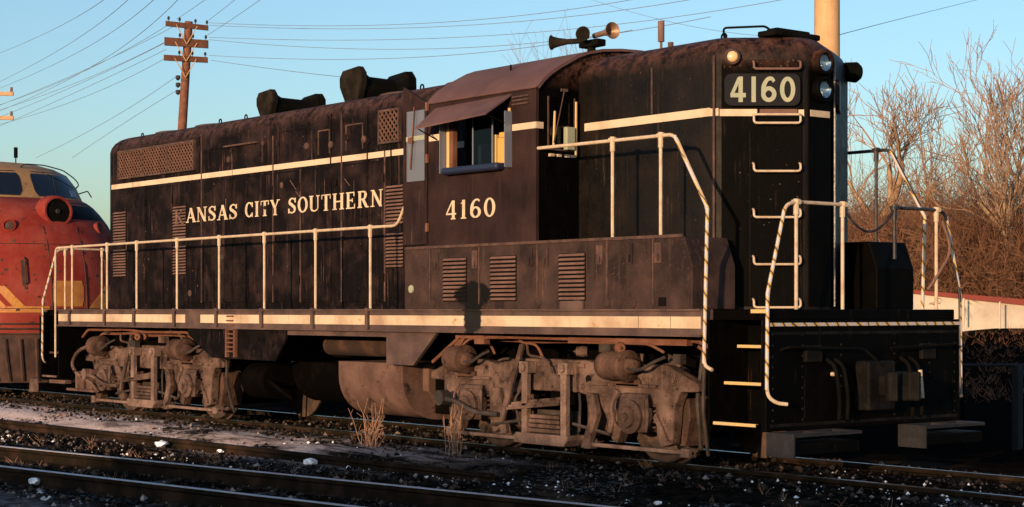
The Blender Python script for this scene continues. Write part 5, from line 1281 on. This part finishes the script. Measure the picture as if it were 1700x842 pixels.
# side windows of the cab
for s_ in (-1, 1):
    mb = MB(); mb.box(-14.0, -13.1, *sorted((s_*1.30, s_*1.345)), 3.1, 3.65); mb.build('side_window', 'fglass', fx, bevel=.05)
mb = MB()
for t in (-.78, .78): mb.tube([fS(z, t, .008) for z in (1.3,1.7,2.1,2.5,2.9,3.3)], .006, 4)
mb.tube([fS(1.62, t/10, .008) for t in range(-9, 10)], .006, 4)
mb.build('panel_seam', 'fdark', fx)
Rg = random.Random(12); mb = MB()
for i in range(70):
    t = Rg.uniform(-.85, .6); z = Rg.uniform(1.3, 3.5); w = Rg.uniform(.008, .03); p_ = fS(z, t, .003); q_ = fS(z, t+.02, .003); d_ = (q_-p_).normalized()
    n_ = (fS(z, t, .02)-fS(z, t, 0)).normalized(); u_ = n_.cross(d_)
    mb.obb(p_, d_*w*Rg.uniform(.4,1.4), u_*w, n_*.003)
mb.build('paint_chips', 'fdark', fx)
# headlight
mb = MB(); mb.lathe((-10.80, 0, 3.37), (1,0,.10), [(-.1,.33),(.10,.30),(.17,.29),(.205,.268),(.205,.235),(.175,.23),(.17,0)], 32); fh = mb.build('headlight', 'red', fx, smooth=40)
mb = MB(); mb.lathe((-10.632, 0, 3.387), (1,0,.10), [(0,.228),(.01,.228),(.012,.0)], 28); mb.build('lens', 'darkmetal', fh, smooth=40)
mb = MB(); mb.lathe((-10.625, 0, 3.387), (1,0,.10), [(0,.05),(.03,.035),(.03,0)], 12); mb.build('bulb', 'greymetal', fh)
# number board and class light on the near cheek
for s_ in (-1, 1):
    c = fS(3.10, s_*.40, .0); n = (fS(3.1, s_*.40, 1) - c).normalized()
    mb = MB(); mb.lathe(c - n*.05, n, [(0,.12),(.09,.12),(.10,.10),(.07,.085),(.07,0)], 18); mb.build('class_light', 'red', fx, smooth=35)
    mb = MB(); mb.lathe(c + n*.02, n, [(0,.08),(.01,.08),(.012,0)], 14); mb.build('lens', 'fdark', fx)
    c = fS(2.82, s_*.63, .0); n = (fS(2.82, s_*.63, 1) - c).normalized()
    mb = MB(); mb.lathe(c - n*.1, n, [(0,.19),(.16,.19),(.19,.17),(.19,.13),(.10,.12),(.10,0)], 20); mb.build('porthole_ring', 'red', fx, smooth=35)
    mb = MB(); mb.lathe(c + n*.005, n, [(0,.12),(.012,.12),(.013,0)], 16); mb.build('lens', 'fglass', fx)
# nose door lines, grab irons, yellow emblem patches
mb = MB(); mb.tube([fS(z, .14, .01) for z in (1.6,2.0,2.4,2.8,3.1)], .008, 4); mb.tube([fS(z, -.14, .01) for z in (1.6,2.0,2.4,2.8,3.1)], .008, 4); mb.tube([fS(2.78, t/10, .008) for t in range(-9, 10)], .006, 4); mb.build('door_seam', 'fdark', fx)
for t in (-.33, .33):
    mb = MB(); mb.tube([fS(2.05, t, .0), fS(2.08, t, .05), fS(2.5, t, .05), fS(2.53, t, .0)], .016, 6); mb.build('grab_iron', 'fdark', fx)
fpatch(2.02, 2.48, -.365, -.335, .0, .006, prof, 'grab_recess', 'fdark', fx, 3, 3)
fpatch(1.66, 2.12, -.135, .115, .0, .007, prof, 'emblem_patch', 'yelpaint', fx, 4, 8, round_=.1)
fpatch(1.62, 2.02, -.52, -.42, .0, .007, prof, 'wing_stripe', 'yelpaint', fx, 6, 4, shear=-.18)
fpatch(1.55, 2.15, -.66, -.60, .0, .007, prof, 'wing_stripe', 'yelpaint', fx, 6, 4, shear=-.30)
fpatch(1.55, 1.66, -.95, -.16, .0, .006, prof, 'wing_stripe', 'yelpaint', fx, 2, 12)
fpatch(1.62, 2.05, .25, .40, .0, .007, prof, 'wing_stripe', 'yelpaint', fx, 6, 4, shear=.18)
# lower skirt + ribbed pilot
prof3 = [(.30,-10.25,1.30,.8),(.7,-10.15,1.42,.85),(1.15,-10.12,1.49,.92)]
mb = MB(); mb.loft([fring(*p) for p in prof3]); pl_ = mb.build('pilot', 'fdark', fx, smooth=60)
for i in range(15):
    t = -.92 + i*1.84/14
    mb = MB(); mb.tube([fS(z, t, .012, prof3) for z in (.34,.5,.7,.9,1.08)], .034, 6); mb.build('pilot_rib', 'fdark', pl_, smooth=40)
mb = MB()
for z in (1.17, 1.26, 1.35): mb.tube([fS(z, t/12, .012, prof) for t in range(-12, 13)], .018, 5)
mb.build('anticlimber', 'fdark', fx)
mb = MB(); mb.box(-10.2,-9.7,-.08,.08,.76,.96); mb.box(-9.75,-9.3,-.16,.16,.72,1.02); mb.build('coupler', 'under', fx, bevel=.03)
mb = MB(); mb.tube([(-12.85,.14,4.36),(-12.85,.14,4.52)], .012, 6); mb.tube([(-12.85,.14,4.52),(-12.85,.14,4.72)], .04, 8); mb.build('antenna', 'darkmetal', fx)
# roof grab over the windshield
g = [fS(4.30, .02, .0, prof2), fS(4.31, .03, .15, prof2), fS(4.30, .25, .17, prof2), fS(4.22, .45, .17, prof2), fS(4.08, .62, .14, prof2), fS(3.98, .72, .10, prof2), fS(3.95, .74, .0, prof2)]
mb = MB(); mb.tube(smoothpath(g, rad=.08), .012, 6); mb.build('roof_grab', 'greymetal', fx)
mb = MB(); mb.tube(smoothpath([fS(3.85,.84,.0,prof2), fS(3.85,.84,.18,prof2), fS(3.72,.86,.2,prof2)], rad=.03), .014, 6); mb.build('mirror_bracket', 'greymetal', fx)
# frame, trucks hinted beneath the body
mb = MB(); mb.box(-25.5,-12.0,-1.3,1.3,.75,1.16); mb.build('underbody', 'under', fx)
for xc in (-13.4,-16.1,-22.0,-24.7):
    for s_ in (-1, 1):
        mb = MB(); mb.lathe((xc, s_*.68, .508), (0,s_,0), [(0,.53),(.03,.53),(.03,.508),(.14,.5),(.14,.42),(.09,.4),(.1,0)], 28); mb.build('wheel', 'wheel', fx, smooth=35)

# ------------------------------------------------------------------ poles and wires
def insulator(mb, p): mb.lathe(p, (0,0,1), [(0,.015),(.10,.015),(.10,.05),(.16,.055),(.22,.04),(.24,0)], 8)
# three-arm pole
K0 = 70.0
pb = at(303, 205, K0); ptop = at(313.5, 36, K0)
base = pb + (pb - ptop) * ((pb.z + 0.5) / (ptop.z - pb.z))
up_ = thing('utility_pole', 'brown wooden utility pole with three crossarms rising behind the long hood', 'utility pole', tuple(base))
mb = MB(); mb.tube([base, pb, ptop], .20, 12, .16); mb.build('pole_shaft', 'wood', up_, smooth=40)
arms = []
for (a, b, hh) in (((277,40.5),(347,48),.10), ((275,70),(347,75),.16), ((274,97),(346,101),.11)):
    A_ = at(*a, K0-0.5); B_ = at(*b, K0+0.6)
    mid_ = (A_+B_)/2; d = (B_-A_)/2
    mb = MB(); mb.obb(mid_ - DV*0.2, d, Vector((0,0,hh)), DV*0.07); mb.build('crossarm', 'wood', up_); arms.append((A_, B_, hh))
    mb = MB()
    for s_ in (-1, 1): mb.tube([mid_ + d*.5*s_ - DV*.28, mid_ - DV*.28 - Vector((0,0,.75))], .02, 5)
    mb.build('arm_brace', 'palewood', up_)
    for f in ((-.92, -.4, .35, .9) if hh < .105 else (-.35, .25, .85)):
        mb = MB(); insulator(mb, mid_ + d*f + Vector((0,0,hh))); mb.build('insulator', 'insul', up_)
for y in (125, 137, 149):
    mb = MB(); p = at(295.5, y, K0); mb.lathe(p, (0,0,-1), [(0,.03),(.02,.10),(.14,.10),(.2,.04),(.22,0)], 8); mb.build('insulator', 'insul', up_)
# left pole, only its arm tips reach the picture
K1 = 100.0
q0 = at(-22, 120, K1); qb = Vector((q0.x, q0.y, -.5))
up2 = thing('utility_pole', 'distant pole at the left edge with only its two arm tips showing', 'utility pole', tuple(qb))
mb = MB(); mb.tube([qb, q0], .22, 10, .16); mb.build('pole_shaft', 'wood', up2, smooth=40)
for y in (156, 196):
    A_ = at(-64, y-1, K1); B_ = at(22, y, K1+.5); mid_ = (A_+B_)/2; d = (B_-A_)/2
    mb = MB(); mb.obb(mid_, d, Vector((0,0,.11)), DV*.08); mb.build('crossarm', 'palewood', up2)
    for f in (-.95, .93):
        mb = MB(); mb.tube([mid_+d*f, mid_+d*f+Vector((0,0,.38))], .08, 8); mb.build('insulator', 'louver', up2)
# stout pale pole behind the short hood
p = at(1373, 100, 27.0)
mb = MB(); mb.tube([(p.x, p.y, -.4), (p.x, p.y, 11.5)], .21, 24, .185)
tag(mb.build('wooden_pole', 'palewood', None, origin=(p.x, p.y, -.2), smooth=40), 'thick smooth tan wooden pole rising behind the short hood', 'pole')

def wire3(a, b, c, ka, kc, lab, grp, r=.012):
    # quadratic through three image points, with depth running evenly from ka to kc; b given with its fraction
    (xa, ya), (xb, yb), (xc_, yc) = a, b, c
    kb = ka*((xc_-xb)/(xc_-xa)) + kc*((xb-xa)/(xc_-xa)) if xc_ != xa else (ka+kc)/2
    A_, B_, C_ = at(xa, ya, ka), at(xb, yb, kb), at(xc_, yc, kc)
    t = (B_-A_).length/((B_-A_).length+(C_-B_).length)
    # Lagrange
    pts = []
    for i in range(25):
        s = i/24
        l0 = (s-t)*(s-1)/((-t)*(-1)); l1 = s*(s-1)/(t*(t-1)); l2 = s*(s-t)/((1)*(1-t))
        pts.append(A_*l0 + B_*l1 + C_*l2)
    mb = MB(); mb.tube(pts, r, 5)
    o = mb.build('power_line', 'wire', None, origin=tuple(A_)); tag(o, lab, 'power line', grp)
g1 = 'wires fanning in from the top left'
g2 = 'wires strung from the pole down to the left edge'
g3 = 'wires running right from the pole above the locomotive'
g4 = 'short wires dropping to the pole from the top edge'
l1 = 'thin overhead wire in the fan crossing the upper left sky'
l2 = 'thin wire running from the three armed pole down to the left edge'
l3 = 'thin sagging wire running right from the three armed pole over the locomotive roof'
l4 = 'thin wire dropping steeply from the top edge onto the three armed pole'
ORD = ['topmost','second from the top','third from the top','fourth from the top','fifth from the top','sixth from the top','seventh from the top','lowest']
for n_, (a, b, c) in enumerate((((-30,100),(70,58),(200,-22)), ((-30,150),(95,85),(240,-28)), ((-30,158),(120,92),(285,-30)), ((-30,196),(150,112),(330,-40)))):
    wire3(a, b, c, 98, 40, 'thin overhead wire, %s of the fan crossing the upper left sky' % (ORD[n_] if n_ < 3 else 'lowest'), g1, .009)
for n_, (a, b, c) in enumerate((((278,42),(140,118),(-30,184)), ((292,42),(150,112),(-30,186)), ((278,68),(140,132),(-30,192)), ((276,70),(130,140),(-30,206)), ((276,96),(130,165),(-30,214)), ((276,82),(120,156),(-30,222)),
                ((294,126),(200,188),(60,262)), ((294,150),(210,202),(120,262)))):
    wire3(a, b, c, 70, 98, 'thin wire, %s of those running left from the three armed pole' % ORD[n_], g2, .010)
for n_, (a, b, c) in enumerate((((347,38),(720,38),(1100,-10)), ((347,42),(760,43),(1220,-14)), ((347,62),(800,60),(1360,-12)), ((347,66),(640,82),(1180,28)), ((347,92),(620,98),(1050,50)), ((350,100),(480,118),(640,134)))):
    wire3(a, b, c, 70, 46, 'thin sagging wire, %s of those running right from the three armed pole' % (ORD[n_] if n_ < 5 else 'lowest'), g3, .009)
for n_, (a, b, c) in enumerate((((293,32),(340,0),(375,-26)), ((346,34),(392,-2),(430,-34)), ((342,60),(388,30),(470,-28)))):
    wire3(a, b, c, 70, 55, 'thin wire dropping steeply from the top edge onto the pole, %s of three' % ['leftmost', 'middle', 'rightmost'][n_], g4, .009)
wire3((1393,58),(1540,20),(1720,-24), 27, 60, 'single thin wire running up to the right from the stout tan pole', 'wire at the right edge', .006)
wire3((1390,60),(1120,38),(900,-30), 27, 40, 'thin wire passing above the horn toward the stout tan pole', 'wire near the horn', .004)

# ------------------------------------------------------------------ low wall with red coping behind the yard
KW = 58
def strip(px0, px1, ya0, ya1, yb0, yb1, k0, k1, th):
    vs = []
    for off in (0, th):
        vs += [at(px0, yb0, k0) + DV*off, at(px1, yb1, k1) + DV*off, at(px1, ya1, k1) + DV*off, at(px0, ya0, k0) + DV*off]
    for i in (4,5,6,7):     # keep heights level front to back
        vs[i].z = vs[i-4].z
    return vs
lw = thing('low_wall', 'long low white wall with a red coping running behind the yard', 'wall', tuple(at(1600, 545, KW)))
F6 = [(0,3,2,1),(4,5,6,7),(0,1,5,4),(1,2,6,5),(2,3,7,6),(3,0,4,7)]
mb = MB(); mb.add(strip(1430, 2100, 479, 548, 560, 600, 58, 60, 2.5), F6); wbod = mb.build('wall_body', 'wallwhite', lw)
mb = MB(); mb.add(strip(1430, 2100, 474, 531, 478.5, 549, 57.9, 59.9, 2.7), F6); mb.build('coping', 'wallred', lw)
mb = MB()
for px in (1600, 1660, 1720, 1800): 
    u = at(px, 500+(px-1600)*.1, 57.92); mb.box(u.x-.02, u.x+.02, u.y-.02, u.y+.02, u.z-.8, u.z+.1)
mb.build('joint', 'wallwhite', lw)

# unseen shed and its taller twin, added behind the camera to shade the near tracks
def shade_shed(name, lab, x0, x1, y, h, dpt):
    t = thing(name, lab, 'shade_shed', ((x0+x1)/2, y, -.17))
    mb = MB(); mb.box(x0, x1, y-dpt, y, -.3, h-.25); w_ = mb.build('wall', 'wallwhite', t)
    mb = MB(); mb.prism([(y-dpt-.5, h-.55), (y-dpt/2, h+.0), (y+.5, h-.35), (y+.5, h-.45), (y-dpt/2, h-.12), (y-dpt-.5, h-.65)], 'yz', x0-.4, x1+.4); mb.build('roof', 'wallred', t)
    n_ = int((x1-x0)/6)
    for i in range(n_):
        xx = x0 + (i+.5)*(x1-x0)/n_
        mb = MB(); mb.box(xx-1.1, xx+1.1, y, y+.05, .6, 2.9); mb.build('door', 'rusty', t)
shade_shed('low_shade_shed', 'unseen added long low white shed with red roof behind the photographer', -42, 17.5, -38, 3.85, 9)
shade_shed('tall_shade_shed', 'unseen added taller white shade building with red roof behind the photographer', 19, 50, -38, 5.35, 10)

# grey post and bar in front of the bank
p = at(1689, 740, 22.2)
gp = thing('guard_post', 'dim grey steel post with a thin horizontal bar right of the pilot', 'post', (p.x, p.y, -.2))
mb = MB(); mb.box(p.x-.05, p.x+.05, p.y-.05, p.y+.05, -.25, p.z+1.02); mb.build('upright', 'greymetal', gp, bevel=.01)
e0 = at(1598, 606, 22.2); e1 = at(1740, 606, 22.2)
mb = MB(); mb.tube([e0, e1], .02, 6); mb.build('bar', 'greymetal', gp)
for e in (e0, e1):
    mb = MB(); mb.tube([e, (e.x, e.y, -.25)], .025, 6); mb.build('upright', 'under', gp)

# ------------------------------------------------------------------ bare trees and brush
def grow(mb, tw, p, d, L_, r, depth, R, maxd, spread=0.5, up=0.15, kids=3, rmin=.012, wob=.16):
    n = 4
    pts = [p]
    for i in range(n):
        d = (d + Vector((R.uniform(-wob,wob), R.uniform(-wob,wob), R.uniform(-wob,wob)*.8+up*0.15))).normalized()
        pts.append(pts[-1] + d*(L_/n))
    r1 = max(r*0.60, rmin*.5)
    (mb if depth < 2 else tw).tube(pts, r, 6 if depth < 2 else 3, r1)
    if depth >= maxd: return
    for i in range(kids + (1 if R.random() < .5 else 0)):
        f = R.uniform(.25, 1.0) if i else 1.0
        idx = min(int(f*n), n-1); q = pts[idx].lerp(pts[idx+1], f*n-idx if f < 1 else 1)
        az = R.uniform(0, 2*PI); tilt = R.uniform(.5, 1.25)*spread
        u = d.cross(Vector((math.cos(az), math.sin(az), .3))).normalized()
        dd = (d*math.cos(tilt) + u*math.sin(tilt) + Vector((0,0,up))).normalized()
        grow(mb, tw, q, dd, L_*R.uniform(.55,.85), max(r1*R.uniform(.55,.9), rmin*.6), depth+1, R, maxd, spread, up, kids, rmin, wob)
def tree(px, py_base, py_top, k, lab, seed, lean=0, maxd=5, kids=3, spread=.55, r=.16, mat=('bark','twig'), multi=1, rmin=.016):
    b = at(px, py_base, k); gz = ground_z(b.x, b.y) - .1; b = Vector((b.x, b.y, gz)); top = at(px, py_top, k).z
    H = top - gz; R = random.Random(seed)
    t = thing('bare_tree', lab, 'tree', tuple(b), 'bare winter trees beyond the yard')
    mb, tw = MB(), MB()
    for m_ in range(multi):
        d = (Vector((RV.x*lean, RV.y*lean, 1)) + (Vector((R.uniform(-.35,.35), R.uniform(-.35,.35), 0)) if multi > 1 else Vector())).normalized()
        grow(mb, tw, b, d, H*.36, r, 0, R, maxd, spread, .22, kids, rmin)
    if not mb.v: return
    # fit height
    zmax = max(v[2] for v in mb.v + tw.v); s = H/(zmax-gz)
    for M_ in (mb, tw): M_.v = [(b.x+(x-b.x)*s, b.y+(y-b.y)*s, gz+(z-gz)*s) for x, y, z in M_.v]
    mb.build('trunk', mat[0], t, smooth=60, fixn=False); tw.build('crown', mat[1], t, fixn=False)
tree(1466, 480, 84, 68, 'open bare tree with a forked pale trunk right of the short hood', 11, 0.02, 5, 3, .72, .32, rmin=.020)
tree(1556, 480, 225, 72, 'small bare tree between the forked tree and the right edge', 12, 0, 4, 3, .8, .08, rmin=.012)
tree(1700, 500, 52, 62, 'tall bare tree with fanned upward branches at the right edge', 13, -.10, 5, 3, .58, .22, multi=2, rmin=.020)
tree(1800, 500, 10, 66, 'tall bare tree just beyond the right edge, twigs reaching into view', 14, -.2, 6, 2, .55, .24, multi=2, rmin=.020)
tree(1416, 480, 230, 74, 'slim bare tree close beside the short hood edge', 15, 0, 4, 3, .75, .07, rmin=.012)
tree(1620, 480, 205, 76, 'bare tree with dense fine twigs left of the tallest one', 17, 0, 5, 3, .75, .08, rmin=.012)
tree(875, 480, 58, 85, 'bare tree showing only its top twigs above the cab roof', 18, 0, 5, 3, .7, .10, rmin=.012)
tree(1046, 480, 14, 85, 'bare tree showing only its top twigs behind the horn', 19, 0, 5, 3, .6, .10, rmin=.012)

def brush(name, n, px0, px1, k0, k1, h0, h1, mat, seed, maxd=3, kids=3, rmin=.012, hfun=None):
    R = random.Random(seed); mb = MB()
    for i in range(n):
        px = R.uniform(px0, px1); k = R.uniform(k0, k1)
        b = at(px, 500, k); gz = ground_z(b.x, b.y); b = Vector((b.x, b.y, gz-.1))
        h = R.uniform(h0, h1)
        if hfun: h *= hfun(px)
        for s in range(R.randint(2, 3)):
            d = Vector((R.uniform(-.7,.7), R.uniform(-.7,.7), 1)).normalized()
            grow(mb, mb, b, d, h*.40, .022, 2, R, 2+maxd, .95, .04, kids, rmin, .28)
    o = mb.build(name, mat, None, fixn=False); o['kind'] = 'stuff'
    return o
brush('brush_thicket', 420, 1380, 1760, 61, 80, 3.4, 6.6, 'brush', 31, 3, 3, .016)
brush('brush_thicket', 26, 1380, 1760, 60.5, 64, 1.5, 4.5, 'brushpale', 32, 3, 3, .011)
brush('brush_thicket', 260, 1380, 1800, 60.5, 66, 1.6, 4.2, 'brush', 33, 3, 4, .015)
brush('brush_thicket', 150, 1380, 1760, 64, 88, 6.0, 8.8, 'brush', 37, 3, 3, .012)
brush('brush_thicket', 60, 1000, 1380, 66, 90, 2.0, 4.0, 'brush', 34, 3, 3, .016)
brush('brush_thicket', 60, 1760, 2300, 62, 90, 2.0, 5.0, 'brush', 35, 3, 3, .016)
brush('far_treeline', 70, -300, 260, 240, 300, 4, 9, 'brush', 36, 2, 3, .08)
# low dead growth on the shaded bank in front of the wall
R = random.Random(77); mb = MB()
for i in range(900):
    k = R.uniform(33, 57); px = R.uniform(1540, 2100); b = at(px, 500, k); b = Vector((b.x, b.y, ground_z(b.x, b.y)-.02)); h = R.uniform(.08, .35)
    for q in range(3):
        mb.tube([b, b + Vector((R.uniform(-.2,.2), R.uniform(-.2,.2), h*.8))], .005, 3, .002)
o = mb.build('dead_grass', 'brush', None, fixn=False); o['kind'] = 'stuff'
